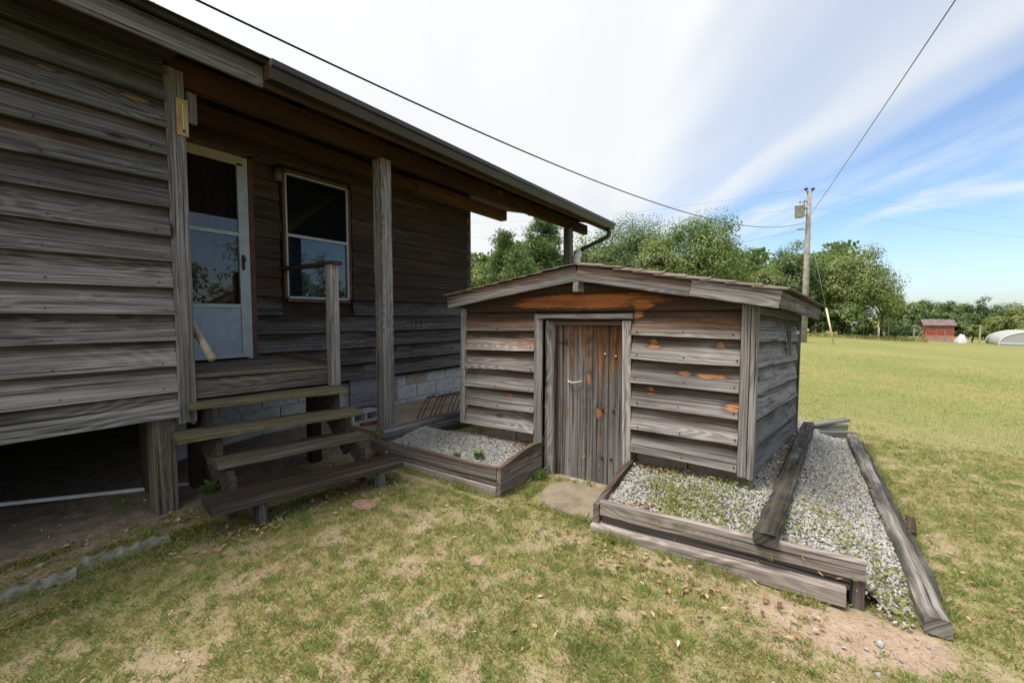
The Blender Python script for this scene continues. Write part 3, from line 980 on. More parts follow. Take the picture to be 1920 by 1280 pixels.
# ------------------------------------------------------------------ steps and rails
steps = thing('porch_steps', 'four open plank steps rising to the porch deck, upper ones mossy green', 'steps', (1.8, 3.4, 0))
TR = [  # left front top, right front top, depth, tone, moss
    ((1.20, 3.72, 0.808), (2.40, 3.545, 0.783), 0.29, 1.15, 0.66, 0.2),
    ((1.085, 3.58, 0.607), (2.44, 3.375, 0.586), 0.29, 1.05, 0.62, 0.2),
    ((1.255, 3.40, 0.41), (2.40, 3.245, 0.388), 0.29, 1.0, 0.42, 0.42),
    ((1.10, 3.09, 0.215), (2.48, 2.88, 0.19), 0.30, 0.52, 0.36, 0.45)]
for (l, r_, dp, tone, moss, br) in TR:
    l, r_ = Vector(l), Vector(r_)
    dirn = (r_ - l).normalized()
    back = Vector((-dirn.y, dirn.x, 0)).normalized()
    off = back * dp / 2 - Vector((0, 0, 0.022))
    bar('tread', l + off, r_ + off, 0.044, dp, W_TREAD, steps, (0, 0, 1), 0.006, 6, 0.003, (tone, br, moss, 1))


def stringer(x, ybase):
    """saw-tooth stringer board in the y-z plane"""
    heads = [(-0.02, 0.0), (3.42 + ybase, 0.345), (3.60 + ybase, 0.545), (3.76 + ybase, 0.745)]
    mb = MB()
    for (yf, zt) in heads[1:]:
        pr = [(yf, zt), (yf, zt - 0.155), (yf + 0.10, zt - 0.155), (yf + 0.24, zt - 0.02), (yf + 0.24, zt)]
        n = len(pr)
        V = [(x - 0.022, a2, b2) for a2, b2 in pr] + [(x + 0.022, a2, b2) for a2, b2 in pr]
        F = [tuple(range(n)), tuple(reversed(range(n, 2 * n)))] + [(i, i + n, (i + 1) % n + n, (i + 1) % n) for i in range(n)]
        mb.add(V, F)
    mb.bar((x, 3.62 + ybase, 0.22), (x, 4.12 + ybase, 0.76), 0.10, 0.04)
    mb.bar((x, 3.44 + ybase, 0.0), (x, 3.44 + ybase, 0.30), 0.10, 0.044, (0, 1, 0))
    mb.build('stringer', W_TREAD, steps, col=(0.62, 0.1, 0.1, 1))


stringer(1.34, -0.015)
stringer(2.32, -0.17)
bar('foot_block', (1.40, 3.12, -0.02), (1.40, 3.12, 0.17), 0.05, 0.09, W_OLD, steps, (1, 0, 0), 0.003, 1, 0, (0.5, 0.2, 0, 1))
bar('foot_block', (2.30, 2.97, -0.02), (2.30, 2.97, 0.15), 0.05, 0.09, W_OLD, steps, (1, 0, 0), 0.003, 1, 0, (0.9, 0.2, 0, 1))

rail = thing('handrail', 'short grey post with a flat rail running back to the wall beside the steps', 'railing', (2.42, 3.8, 0.82))
bar('post', (2.42, 3.79, 0.79), (2.42, 3.79, 1.945), 0.09, 0.09, W_GREY, rail, (1, 0, 0), 0.005, 4, 0.001, (0.95, 0.1, 0.15, 1))
bar('top_rail', (2.44, 3.72, 1.962), (2.46, 4.77, 1.975), 0.036, 0.09, W_PORCH, rail, (0, 0, 1), 0.004, 2, 0.001, (1.1, 0.5, 0, 1))
rod = thing('round_handrail', 'round sawn wooden handrail sloping down past the corner trim in front of the storm door', 'railing', (1.35, 3.9, 1.3))
MB().tube([(1.35, 3.68, 1.135), (1.35, 3.9, 1.295), (1.35, 4.12, 1.455), (1.35, 4.42, 1.67)], [0.026, 0.027, 0.027, 0.027], 10).build('rail_pole', simple('pale_peeled_wood', (0.40, 0.34, 0.25), 0.8, 0.35, 12, 0.2, 0, 0.003), rod, True)
MB().tube([(1.26, 3.98, 1.26), (1.31, 3.95, 1.26), (1.345, 3.95, 1.315)], 0.007, 6).build('bracket', BLACKP, rod)

# thermometer on the corner trim
th = thing('thermometer', 'yellowed wooden thermometer hanging at the top of the wing corner trim', 'thermometer', (1.25, 3.79, 2.85))
YEL = simple('yellowed_wood', (0.42, 0.29, 0.12), 0.6, 0.2, 8)
bar('backboard', (1.262, 3.792, 2.762), (1.262, 3.792, 3.02), 0.072, 0.012, YEL, th, (1, 0, 0), 0.002)
MB().tube([(1.264, 3.783, 2.81), (1.264, 3.783, 2.99)], 0.0035, 6).build('glass_tube', simple('tube_glass', (0.55, 0.50, 0.38), 0.2, 0.1), th)
MB().tube([(1.268, 3.785, 2.795), (1.268, 3.781, 2.795)], 0.009, 8).build('bulb', BLACKP, th)
tm = MB()
for i in range(12):
    tm.box((1.249, 3.7853, 2.825 + i * 0.014), (0.012 if i % 2 else 0.018, 0.0012, 0.002))
tm.build('scale_marks', BLACKP, th, kind='stuff')

# ------------------------------------------------------------------ low timber, loose blocks, rusty rake under the porch
LOWT = tag(bar('porch_sill_timber', (2.87, 3.70, 0.185), (5.3, 3.70, 0.15), 0.15, 0.15, W_OLD, None, (0, 0, 1), 0.02, 8, 0.006, (0.95, 0.2, 0.25, 1)),
           'heavy grey timber with a rotted splintered end lying at the porch post foot', 'timber')
SPL = simple('raw_rotten_wood', (0.34, 0.23, 0.12), 0.95, 0.4, 30, 0.1, 0, 0.004)
sm_ = MB()
for i in range(16):
    y0, z0 = 3.70 + R.uniform(-0.06, 0.06), 0.185 + R.uniform(-0.06, 0.06)
    sm_.bar((2.90, y0, z0), (2.86 - R.uniform(0.0, 0.06), y0 + R.uniform(-0.012, 0.012), z0 + R.uniform(-0.012, 0.012)), R.uniform(0.008, 0.03), R.uniform(0.006, 0.02))
sm_.build('splintered_end', SPL, LOWT)
cb = thing('cinder_block', 'hollow grey cinder block lying on its side behind the porch post', 'block', (3.18, 4.4, 0.2))
Mcb = frame((3.15, 4.40, 0.262), (1, 0.05, 0.0)) @ Matrix.Diagonal((1, 1, 0.62, 1))
mb = MB()
for yy in (-0.085, 0.085):
    mb.box((0, 0, yy), (0.39, 0.19, 0.025), Mcb)
for xx in (-0.182, 0, 0.182):
    mb.box((xx, 0, 0), (0.027, 0.19, 0.145), Mcb)
mb.build('shell', CONC, cb)
tag(bar('brick', (3.0, 4.18, 0.2), (3.2, 4.14, 0.2), 0.06, 0.10, BRICK, None, (0, 0, 1), 0.004, 1, 0), 'dark red brick lying beside the porch post next to the cinder block', 'brick')
rake = thing('rake_head', 'rusty curved wire rake tines lying on the porch apron beside the shed', 'rake', (3.9, 4.0, 0.2))
for i in range(9):
    mb = MB()
    pts = []
    for q in range(9):
        t = q / 8
        pts.append((3.60 + 0.083 * i + 0.74 * t, 3.925 - 0.018 * i + 0.36 * t + 0.02 * math.sin(i * 2.1), 0.2 + (0.20 + 0.012 * math.sin(i * 1.7)) * math.sin(math.pi * t * 0.86)))
    mb.tube(pts, 0.006, 6)
    mb.build('tine', RUST, rake, True)
mb = MB()
mb.tube([(3.93 + 0.083 * i, 4.085 - 0.018 * i, 0.392) for i in range(9)], 0.008, 6)
mb.build('cross_wire', RUST, rake, True)

# ------------------------------------------------------------------ pump shed
shed = thing('pump_shed', 'low weathered plank shed with orange stained plank door and shingled roof', 'shed', (3.4, 1.65, 0))
DROP, YSH = -0.075, -0.205      # the shed settles and skews towards its back


def sp(x, y, z):
    """shed point: x depth from the front face, y along front, z height"""
    t = x / 1.87
    return Vector((3.4 + x, y + YSH * t, z + DROP * t))


NR = [0.372, 0.558, 0.745, 0.932, 1.118, 1.306]
SB_A = wood('shed_board_two_knots', patches=[(-0.22, 0.03, 0.028, 0.02, 0.95, 1), (-0.21, -0.005, 0.045, 0.015, 0.95, 0), (0.25, 0.03, 0.03, 0.022, 0.95, 1)])
SB_B = wood('shed_board_long_scars', patches=[(0.02, 0.0, 0.05, 0.016, 0.9, 0), (0.20, -0.01, 0.10, 0.017, 0.95, 0), (0.24, -0.012, 0.016, 0.012, 0.9, 1)])
SB_C = wood('shed_board_corner_scar', patches=[(-0.24, 0.035, 0.026, 0.016, 0.95, 1), (-0.24, -0.0, 0.03, 0.01, 0.9, 0), (0.36, -0.03, 0.06, 0.03, 0.95, 1)])
SB_D = wood('shed_board_orange_corner', patches=[(-0.37, 0.07, 0.07, 0.035, 1.0, 0)])
SB_K = wood('shed_board_big_knot', patches=[(0.13, 0.01, 0.035, 0.03, 0.6, 1)])
for i, z0 in enumerate(NR):
    H = 0.187 + 0.03 if i < 5 else 0.20
    mt = [W_GREY, W_GREY, SB_C, SB_B, SB_A, SB_D][i]
    board('clapboard', sp(0, 1.165, z0), sp(0, 0.395, z0 - 0.012), H, mt, shed, (0.80 + 0.42 * R.random(), [0.50, 0.40, 0.42, 0.36, 0.46, 0.78][i], 0.05, 1), 0.056, 0.005)
NL = [0.375, 0.567, 0.752, 0.94, 1.135, 1.322]
for i, z0 in enumerate(NL):
    H = 0.19 + 0.03 if i < 5 else 0.19
    board('clapboard', sp(0, 2.905, z0 - 0.012), sp(0, 2.075, z0), H, SB_K if i == 1 else W_GREY, shed, (0.74 + 0.42 * R.random(), [0.48, 0.44, 0.48, 0.58, 0.70, 0.80][i], 0.03, 1), 0.056, 0.007)
# gable board, clipped to the roof slope
GAB = wood('gable_board_wood', patches=[(0.06, -0.06, 0.72, 0.062, 1.0, 0), (0.55, -0.095, 0.09, 0.042, 1.0, 0), (-0.40, -0.085, 0.30, 0.03, 0.85, 0)], light=(0.11, 0.07, 0.05), brown=(0.09, 0.036, 0.017), orange=(0.50, 0.20, 0.075))
gy0, gy1, gpk = 2.93, 0.34, 1.62
gv = [(gy0, 1.50), (gy1, 1.50), (gy1, 1.555), (gpk, 1.80), (gy0, 1.60)]
cy = (gy0 + gy1) / 2
Vg = []
for off in (-0.062, -0.02):
    Vg += [(-(yy - cy), off, zz - 1.64) for yy, zz in gv]
n = 5
Fg = [tuple(reversed(range(n))), tuple(range(n, 2 * n))] + [(i, (i + 1) % n, (i + 1) % n + n, i + n) for i in range(n)]
obj('gable_board', mesh('gable_board', Vg, Fg), GAB, shed, frame((3.4, cy, 1.64), (0, -1, 0)), (0.9, 0.62, 0, 1))
# side wall boards (right, facing the lawn) and plain left and back walls
SIDE_T = [(0.62, 0.3), (0.72, 0.05), (1.02, 0.05), (1.0, 0.05), (0.95, 0.1), (0.95, 0.1)]
W_SIDE = wood('blue_grey_weathered_wood', light=(0.30, 0.305, 0.315), dark=(0.085, 0.085, 0.09), brown=(0.09, 0.06, 0.045))
for i, z0 in enumerate([0.36, 0.545, 0.732, 0.918, 1.105, 1.292]):
    board('clapboard', sp(0.03, 0.345, z0 - 0.01), sp(1.87, 0.345, z0 - 0.012), 0.187 + (0.03 if i < 5 else 0.02), W_SIDE, shed, (SIDE_T[i][0], SIDE_T[i][1], 0.38 if i == 0 else 0.1, 1), 0.026, 0.004)
    board('clapboard', sp(1.87, 2.93, z0), sp(0.03, 2.93, z0), 0.215, W_GREY, shed, (0.8, 0.3, 0, 1), 0.026, 0.004)
    board('clapboard', sp(1.87, 0.36, z0), sp(1.87, 2.92, z0), 0.215, W_GREY, shed, (0.8, 0.3, 0, 1), 0.026, 0.004)
bk = MB()
for (ya, yb) in ((0.40, 1.20), (2.05, 2.90)):
    bk.add([sp(0.03, ya, 0.36), sp(0.03, yb, 0.36), sp(0.03, yb, 1.6), sp(0.03, ya, 1.6), sp(0.06, ya, 0.36), sp(0.06, yb, 0.36), sp(0.06, yb, 1.6), sp(0.06, ya, 1.6)],
           [(0, 1, 2, 3), (7, 6, 5, 4), (0, 4, 5, 1), (1, 5, 6, 2), (2, 6, 7, 3), (3, 7, 4, 0)])
bk.add([sp(0.04, 0.38, 0.36), sp(1.84, 0.38, 0.36), sp(1.84, 0.38, 1.5), sp(0.04, 0.38, 1.5)], [(0, 1, 2, 3)])
bk.add([sp(0.04, 2.9, 0.36), sp(1.84, 2.9, 0.36), sp(1.84, 2.9, 1.5), sp(0.04, 2.9, 1.5)], [(0, 1, 2, 3)])
bk.add([sp(1.84, 0.38, 0.36), sp(1.84, 2.9, 0.36), sp(1.84, 2.9, 1.6), sp(1.84, 0.38, 1.6)], [(0, 1, 2, 3)])
bk.build('wall_frame', DARKWOOD, shed)
bar('corner_trim', sp(-0.066, 0.357, 0.335), sp(-0.066, 0.357, 1.53), 0.055, 0.030, W_GREY, shed, (0, 1, 0), 0.003, 4, 0.001, (1.15, 0.25, 0, 1))
bar('corner_trim', sp(-0.022, 0.310, 0.325), sp(-0.022, 0.310, 1.52), 0.116, 0.040, W_GREY, shed, (1, 0, 0), 0.003, 4, 0.001, (1.0, 0.2, 0, 1))
bar('corner_trim', sp(-0.06, 2.94, 0.35), sp(-0.06, 2.915, 1.53), 0.06, 0.03, W_GREY, shed, (0, 1, 0), 0.003, 4, 0.001, (1.1, 0.2, 0, 1))
bar('corner_trim', sp(1.885, 0.32, 0.33), sp(1.885, 0.32, 1.55), 0.05, 0.07, W_SIDE, shed, (1, 0, 0), 0.003, 3, 0.001, (0.8, 0.2, 0, 1))
board('clapboard', sp(0.03, 0.345, 1.475), sp(1.87, 0.345, 1.475), 0.13, W_SIDE, shed, (0.7, 0.4, 0, 1), 0.026, 0.003)
# block base under the siding
base = MB().box((4.36, 1.58, 0.13), (1.68, 2.2, 0.40)).build('foundation', CONC_TAN, shed)
x = 0.55
for i in range(6):
    if not 1.15 < x < 2.05:
        obj('concrete_block', bl_tan, None, base, frame((3.49, x, 0.225), (0, -1, 0)))
        obj('concrete_block', bl_me, None, base, frame((3.49, x + 0.1, 0.03), (0, -1, 0)))
    x += 0.405
# door, recessed between its trims
sdoor = thing('plank_door', '', '', (3.45, 1.56, 0))
for kk in ('label', 'category'):
    del sdoor[kk]
sdoor.parent = shed
sdoor.matrix_parent_inverse = WM[shed.name].inverted()
D1 = wood('door_plank_wood_one', patches=[(0.47, 0.02, 0.06, 0.012, 0.9, 0), (-0.08, -0.02, 0.02, 0.012, 0.7, 1), (0.60, -0.055, 0.13, 0.012, 0.5, 0)], topstain_shade=0.0, wash=0.8)
D2 = wood('door_plank_wood_two', patches=[(0.55, 0.012, 0.17, 0.030, 0.95, 0), (0.36, 0.016, 0.26, 0.012, 0.9, 0), (0.23, 0.035, 0.05, 0.02, 0.8, 0), (-0.3, 0.02, 0.15, 0.01, 0.35, 0)], topstain_shade=0.0, wash=0.8)
D3 = wood('door_plank_wood_three', patches=[(0.50, 0.005, 0.30, 0.062, 1.0, 0), (0.28, 0.0, 0.30, 0.03, 0.7, 0), (-0.03, 0.055, 0.03, 0.014, 0.9, 0), (-0.06, -0.015, 0.045, 0.03, 0.95, 0), (-0.33, 0.0, 0.09, 0.014, 0.6, 0)], topstain_shade=0.0, wash=0.8)
D4 = wood('door_plank_wood_four', patches=[(0.47, 0.025, 0.14, 0.032, 0.9, 0), (0.50, -0.03, 0.24, 0.044, 0.95, 0), (0.30, -0.035, 0.18, 0.016, 0.8, 0)], topstain_shade=0.0, wash=0.8)
pl_edges = [1.885, 1.825, 1.678, 1.538, 1.392, 1.252]
for i in range(5):
    ya, yb = pl_edges[i] - 0.0025, pl_edges[i + 1] + 0.0025
    mt = [W_GREY, D1, D2, D3, D4][i]
    bar('plank', (3.45 + 0.002 * (i % 2), (ya + yb) / 2, -0.01), (3.452, (ya + yb) / 2 + 0.004, 1.375), ya - yb, 0.028, mt, sdoor, (0, -1, 0), 0.003, 4, 0.0012,
        ((0.85, 0.95, 0.88, 0.72, 0.80)[i], (0.3, 0.2, 0.28, 0.3, 0.3)[i], 0, 1))
MB().tube([(3.432, 1.77, 0.885), (3.415, 1.762, 0.872), (3.408, 1.72, 0.868), (3.41, 1.67, 0.876), (3.425, 1.63, 0.89)], [0.006, 0.007, 0.008, 0.008, 0.006], 6).build('handle', simple('bleached_rope', (0.55, 0.50, 0.42), 0.8, 0.2), sdoor, True)
MB().tube([(3.40, 1.905, 1.228), (3.425, 1.86, 1.22), (3.433, 1.79, 1.222)], 0.004, 5).tube([(3.395, 1.905, 1.21), (3.395, 1.905, 1.245)], 0.006, 6).tube([(3.425, 1.79, 1.20), (3.425, 1.79, 1.245)], 0.006, 6).build('latch_hook', RUST, sdoor)
for (yy, zz) in ((1.425, 1.135), (1.33, 1.12), (1.345, 0.66), (1.44, 0.66), (1.36, 0.24), (1.445, 0.24)):
    MB().tube([(3.437, yy, zz), (3.428, yy, zz), (3.424, yy, zz)], [0.011, 0.011, 0.004], 8).build('bolt', STEEL if zz > 0.9 else RUST, sdoor)
bar('door_trim', (3.345, 2.04, -0.03), (3.345, 2.03, 1.475), 0.085, 0.022, W_GREY, shed, (0, -1, 0), 0.003, 4, 0.001, (0.95, 0.1, 0.2, 1))
bar('door_jamb', (3.395, 1.94, -0.03), (3.395, 1.935, 1.42), 0.095, 0.03, W_GREY, shed, (0, -1, 0), 0.003, 4, 0.001, (0.9, 0.3, 0.05, 1))
bar('door_jamb', (3.42, 1.893, -0.03), (3.42, 1.89, 1.40), 0.02, 0.05, W_GREY, shed, (0, -1, 0), 0.003, 2, 0.001, (0.6, 0.5, 0.0, 1))
bar('door_trim', (3.345, 1.19, 0.03), (3.345, 1.208, 1.42), 0.07, 0.022, W_GREY, shed, (0, -1, 0), 0.003, 4, 0.001, (1.35, 0.1, 0.3, 1))
bar('door_jamb', (3.41, 1.232, -0.02), (3.41, 1.232, 1.42), 0.025, 0.08, W_GREY, shed, (0, -1, 0), 0.003, 2, 0.001, (0.8, 0.3, 0.0, 1))
bar('door_header', (3.341, 2.03, 1.450), (3.341, 1.155, 1.456), 0.042, 0.035, W_GREY, shed, (0, 0, 1), 0.003, 2, 0.001, (0.85, 0.35, 0, 1))
bar('door_header', (3.40, 1.90, 1.402), (3.40, 1.23, 1.402), 0.045, 0.05, W_GREY, shed, (0, 0, 1), 0.003, 2, 0.001, (0.6, 0.65, 0, 1))
bar('header_packing', (3.385, 2.04, 1.490), (3.385, 1.16, 1.492), 0.032, 0.05, DARKWOOD, shed, (0, 0, 1), 0.0)
bar('door_sill', (3.43, 2.0, -0.02), (3.43, 1.2, -0.02), 0.05, 0.14, CONC_TAN, shed, (0, 0, 1), 0.004)
# wooden catch and knob on the side wall
bar('side_catch', (4.62, 0.145, 1.10), (4.62, 0.155, 1.33), 0.05, 0.02, W_GREY, shed, (1, 0, 0), 0.003, 1, 0, (0.8, 0.2, 0, 1))
MB().tube([(4.66, 0.17, 1.30), (4.66, 0.10, 1.305)], 0.014, 6).tube([(4.60, 0.12, 1.31), (4.78, 0.10, 1.305)], 0.02, 6).build('side_bolt', STEEL, shed)


nl = MB()
for i, z0 in enumerate(NR):
    for yy in (0.43, 0.78, 1.12):
        nl.box((3.4 - 0.071, yy + R.uniform(-0.02, 0.02), z0 + 0.028 + R.uniform(-0.008, 0.008)), (0.012, 0.008, 0.008))
for i, z0 in enumerate(NL):
    for yy in (2.12, 2.5, 2.86):
        nl.box((3.4 - 0.071, yy + R.uniform(-0.02, 0.02), z0 + 0.026 + R.uniform(-0.008, 0.008)), (0.012, 0.008, 0.008))
for i, yy in enumerate((1.75, 1.61, 1.46, 1.32)):
    for zz in (0.14, 0.72, 1.22):
        nl.box((3.434, yy + R.uniform(-0.03, 0.03), zz + R.uniform(-0.02, 0.02)), (0.01, 0.007, 0.007))
nl.build('nail_heads', RUST, shed, kind='stuff')


# roof: peak line, overhanging, slopes to both sides
def rp(x, side, t):
    """roof point, side 0 left / 1 right, t 0 peak .. 1 eave; x from front edge"""
    a = Vector((0, 1.606, 1.895))
    b = Vector((0, 3.06, 1.672)) if side == 0 else Vector((0, 0.165, 1.628))
    p = a.lerp(b, t)
    k = x / 1.87
    return Vector((3.27 + x, p.y + YSH * k, p.z + DROP * k))


rm = MB()
for side in (0, 1):
    pts = [rp(0, side, 0), rp(0, side, 1), rp(2.15, side, 1), rp(2.15, side, 0)]
    low = [p - Vector((0, 0, 0.02)) for p in pts]
    F = [(0, 1, 2, 3), (7, 6, 5, 4), (0, 4, 5, 1), (1, 5, 6, 2), (2, 6, 7, 3), (3, 7, 4, 0)]
    rm.add([tuple(p) for p in pts + low], F)
sroof = rm.build('roof', DARKWOOD, shed)
for side in (0, 1):
    for rr in range(9):
        ncol = 8
        for cc in range(ncol):
            t0, t1 = (rr / 9.0), min((rr + 1.35) / 9.0, 1.03)
            x0 = -0.035 + cc * 0.275 + (0.13 if rr % 2 else 0) - (0.13 if (rr % 2 and cc == 0) else 0)
            x1 = -0.035 + (cc + 1) * 0.275 + (0.13 if rr % 2 else 0) - 0.005
            lift = 0.001 + R.uniform(0, 0.004)
            a0, b0 = rp(x0, side, t0), rp(x1, side, t0)
            a1, b1 = rp(x0, side, t1), rp(x1, side, t1)
            up0, up1 = Vector((0, 0, 0.012)), Vector((0, 0, 0.022 + lift))
            th_ = Vector((0, 0, 0.009))
            V = [a0 + up0, b0 + up0, b1 + up1, a1 + up1]
            if x0 < 0:       # front tabs sag over the fascia
                mid = rp(0.05, side, t0) + up0, rp(0.05, side, t1) + up1
                V = [mid[0], b0 + up0, b1 + up1, mid[1]]
                sag = Vector((0, 0, -0.012 - R.uniform(0, 0.010) * (1.4 if side else 0.6)))
                e0, e1 = a0 + up0 + sag, a1 + up1 + sag
                VV = V + [e0, e1]
                VV += [v - th_ for v in VV]
                F = [(0, 1, 2, 3), (4, 0, 3, 5), (6, 9, 8, 7), (10, 11, 9, 6), (1, 7, 8, 2), (4, 5, 11, 10), (0, 6, 7, 1), (4, 10, 6, 0), (3, 2, 8, 9), (5, 3, 9, 11)]
            else:
                VV = V + [v - th_ for v in V]
                F = [(0, 1, 2, 3), (4, 7, 6, 5), (0, 4, 5, 1), (1, 5, 6, 2), (2, 6, 7, 3), (3, 7, 4, 0)]
            if side == 1:
                F = [tuple(reversed(f)) for f in F]
            o = obj('shingle', mesh('shingle', VV, F), SHINGLE, sroof)
# fascia boards
bar('fascia_board', rp(-0.014, 0, 0.0) - Vector((0, 0, 0.085)), rp(-0.014, 0, 1.0) - Vector((0, 0, 0.072)), 0.125, 0.026, W_GREY, shed, (0, 0, 1), 0.003, 4, 0.0015, (0.68, 0.5, 0, 1), lapped=1.0)
bar('fascia_board', rp(-0.014, 1, 0.002) - Vector((0, 0, 0.085)), rp(-0.014, 1, 0.62) - Vector((0, 0, 0.075)), 0.125, 0.026, W_GREY, shed, (0, 0, 1), 0.003, 4, 0.0015, (0.75, 0.55, 0, 1), lapped=0.9)
bar('fascia_board', rp(-0.016, 1, 0.623) - Vector((0, 0, 0.073)), rp(-0.016, 1, 1.0) - Vector((0, 0, 0.066)), 0.115, 0.026, W_GREY, shed, (0, 0, 1), 0.003, 3, 0.0015, (0.9, 0.3, 0, 1), lapped=0.3)
bar('eave_board', rp(0.0, 1, 1.0) - Vector((0, -0.012, 0.062)), rp(2.15, 1, 1.0) - Vector((0, -0.012, 0.062)), 0.11, 0.025, W_GREY, shed, (0, 0, 1), 0.003, 3, 0.0015, (0.75, 0.1, 0.55, 1))
bar('eave_board', rp(0.0, 0, 1.0) - Vector((0, 0.012, 0.062)), rp(2.15, 0, 1.0) - Vector((0, 0.012, 0.062)), 0.11, 0.025, W_GREY, shed, (0, 0, 1), 0.003, 3, 0.0015, (0.75, 0.1, 0.3, 1))
bar('ridge_beam', (3.245, 1.615, 1.728), (5.2, 1.42, 1.66), 0.135, 0.05, W_GREY, shed, (0, 0, 1), 0.003, 1, 0, (1.05, 0.15, 0, 1))

# ------------------------------------------------------------------ gravel beds
gmat = attr_mat('gravel_stone', [(0.0, (0.19, 0.185, 0.185)), (0.3, (0.315, 0.308, 0.305)), (0.7, (0.41, 0.40, 0.385)), (1.0, (0.53, 0.50, 0.45))], 0.85, 60.0)
bm = bmesh.new()
bmesh.ops.create_icosphere(bm, subdivisions=1, radius=1.0)
IV = np.array([v.co[:] for v in bm.verts])
IF = np.array([[v.index for v in f.verts] for f in bm.faces])
bm.free()


def rot_mats(n, rng):
    q = rng.normal(size=(n, 4))
    q /= np.linalg.norm(q, axis=1)[:, None]
    w, x, y, z = q.T
    return np.stack([1 - 2 * (y * y + z * z), 2 * (x * y - w * z), 2 * (x * z + w * y),
                     2 * (x * y + w * z), 1 - 2 * (x * x + z * z), 2 * (y * z - w * x),
                     2 * (x * z - w * y), 2 * (y * z + w * x), 1 - 2 * (x * x + y * y)], -1).reshape(n, 3, 3)


def stones(P, size, rng, flat=0.6):
    n = len(P)
    S = size[:, None] * rng.uniform(0.6, 1.15, (n, 3))
    S[:, 2] *= flat
    V = IV[None] * (1 + rng.uniform(-0.36, 0.36, (n, len(IV), 1))) * S[:, None, :]
    V = np.einsum('nij,nvj->nvi', rot_mats(n, rng), V) + P[:, None, :]
    F = IF[None] + (np.arange(n) * len(IV))[:, None, None]
    t = np.repeat(np.clip(rng.normal(0.55, 0.22, n), 0, 1), len(IV))
    return V.reshape(-1, 3), F.reshape(-1, 3), t


def right_surf(x, y):
    front = 0.165 + 0.075 * sstep(x, 2.75, 3.4)
    side = 0.25 - 0.19 * sstep(-y, -0.30, 0.38) - 0.03 * sstep(x, 4, 6.5)
    w = sstep(y, -0.05, 0.35)
    z = np.where(x < 3.3, front * (0.35 + 0.65 * sstep(y, -0.42, -0.05)), side)
    ww = sstep(x, 2.9, 3.6)
    zf = front * (0.25 + 0.75 * sstep(y, -0.46, -0.10))
    z = zf * (1 - ww) + side * ww
    z = z + (fbm(x * 3, y * 3, 40, 3) - 0.5) * 0.03
    return z - (z - 0.012) * (1 - sstep(x, 2.76, 3.05)) * (1 - sstep(y, -0.40, -0.24))


def left_surf(x, y):
    return 0.165 + 0.06 * sstep(x, 2.8, 3.4) - 0.045 * sstep(y, 2.7, 3.5) + (fbm(x * 3, y * 3, 41, 3) - 0.5) * 0.03


rng = np.random.default_rng(3)
n = 34000
px_ = rng.uniform(2.74, 6.45, n)
py_ = rng.uniform(-0.50, 1.15, n)
inside = ((px_ < 3.46) & (py_ < 1.14)) | (py_ < 0.36 - (px_ - 3.4) * 0.11)
edge_y = -0.56 + (px_ - 2.7) * 0.04
inside &= (py_ > edge_y + 0.05)
inside &= ~((px_ < 2.95) & (py_ < -0.27) & (rng.random(n) < 0.78))
px_, py_ = px_[inside], py_[inside]
keep = rng.random(len(px_)) < np.clip(1.25 - (px_ - 2.7) * 0.12, 0.6, 1)
px_, py_ = px_[keep], py_[keep]
# spill in front of the open corner
sx_ = rng.normal(2.84, 0.09, 260)
sy_ = rng.normal(-0.35, 0.06, 260)
px_, py_ = np.concatenate([px_, sx_]), np.concatenate([py_, sy_])
pz_ = right_surf(px_, py_) + rng.uniform(-0.004, 0.008, len(px_))
size = rng.uniform(0.007, 0.0155, len(px_))
V, F, t = stones(np.stack([px_, py_, pz_], -1), size, rng)
gv_ = fast_mesh('gravel', V, F, t)
tag(obj('gravel', gv_, gmat, kind='stuff'), 'pale grey crushed gravel filling the bed along the right side of the shed', 'gravel')


def sheet(name, fn, x0, x1, y0, y1, cond, step, mat, kind, parent=None):
    xs, ys = np.arange(x0, x1 + 1e-6, step), np.arange(y0, y1 + 1e-6, step)
    X, Y = np.meshgrid(xs, ys, indexing='ij')
    Zs = fn(X, Y) - 0.005
    ok = cond(X, Y)
    idx = np.arange(X.size).reshape(X.shape)
    Fq = np.stack([idx[:-1, :-1], idx[1:, :-1], idx[1:, 1:], idx[:-1, 1:]], -1).reshape(-1, 4)
    okq = (ok[:-1, :-1] & ok[1:, :-1] & ok[1:, 1:] & ok[:-1, 1:]).ravel()
    me = fast_mesh(name, np.stack([X, Y, Zs], -1).reshape(-1, 3), Fq[okq], None, True)
    return obj(name, me, mat, parent, kind=kind)


SOIL = simple('soil', (0.33, 0.305, 0.28), 0.95, 0.3, 20, 0.1, 0, 0.01)
sheet('bed_soil', right_surf, 2.72, 6.6, -0.62, 1.18, lambda X, Y: ((X < 3.5) | (Y < 0.42 - (X - 3.4) * 0.11)) & (Y > -0.56 + (X - 2.7) * 0.04), 0.05, SOIL, 'structure')
n = 7000
px_ = rng.uniform(2.76, 3.46, n)
py_ = rng.uniform(2.05, 3.62, n)
pz_ = left_surf(px_, py_) + rng.uniform(-0.004, 0.008, n)
V, F, t = stones(np.stack([px_, py_, pz_], -1), rng.uniform(0.0065, 0.0140, n), rng)
tag(obj('gravel', fast_mesh('gravel', V, F, t), gmat, kind='stuff'), 'pale grey crushed gravel in the small bed left of the shed door', 'gravel')
sheet('bed_soil', left_surf, 2.73, 3.5, 2.03, 3.68, lambda X, Y: X > 0, 0.05, SOIL, 'structure')

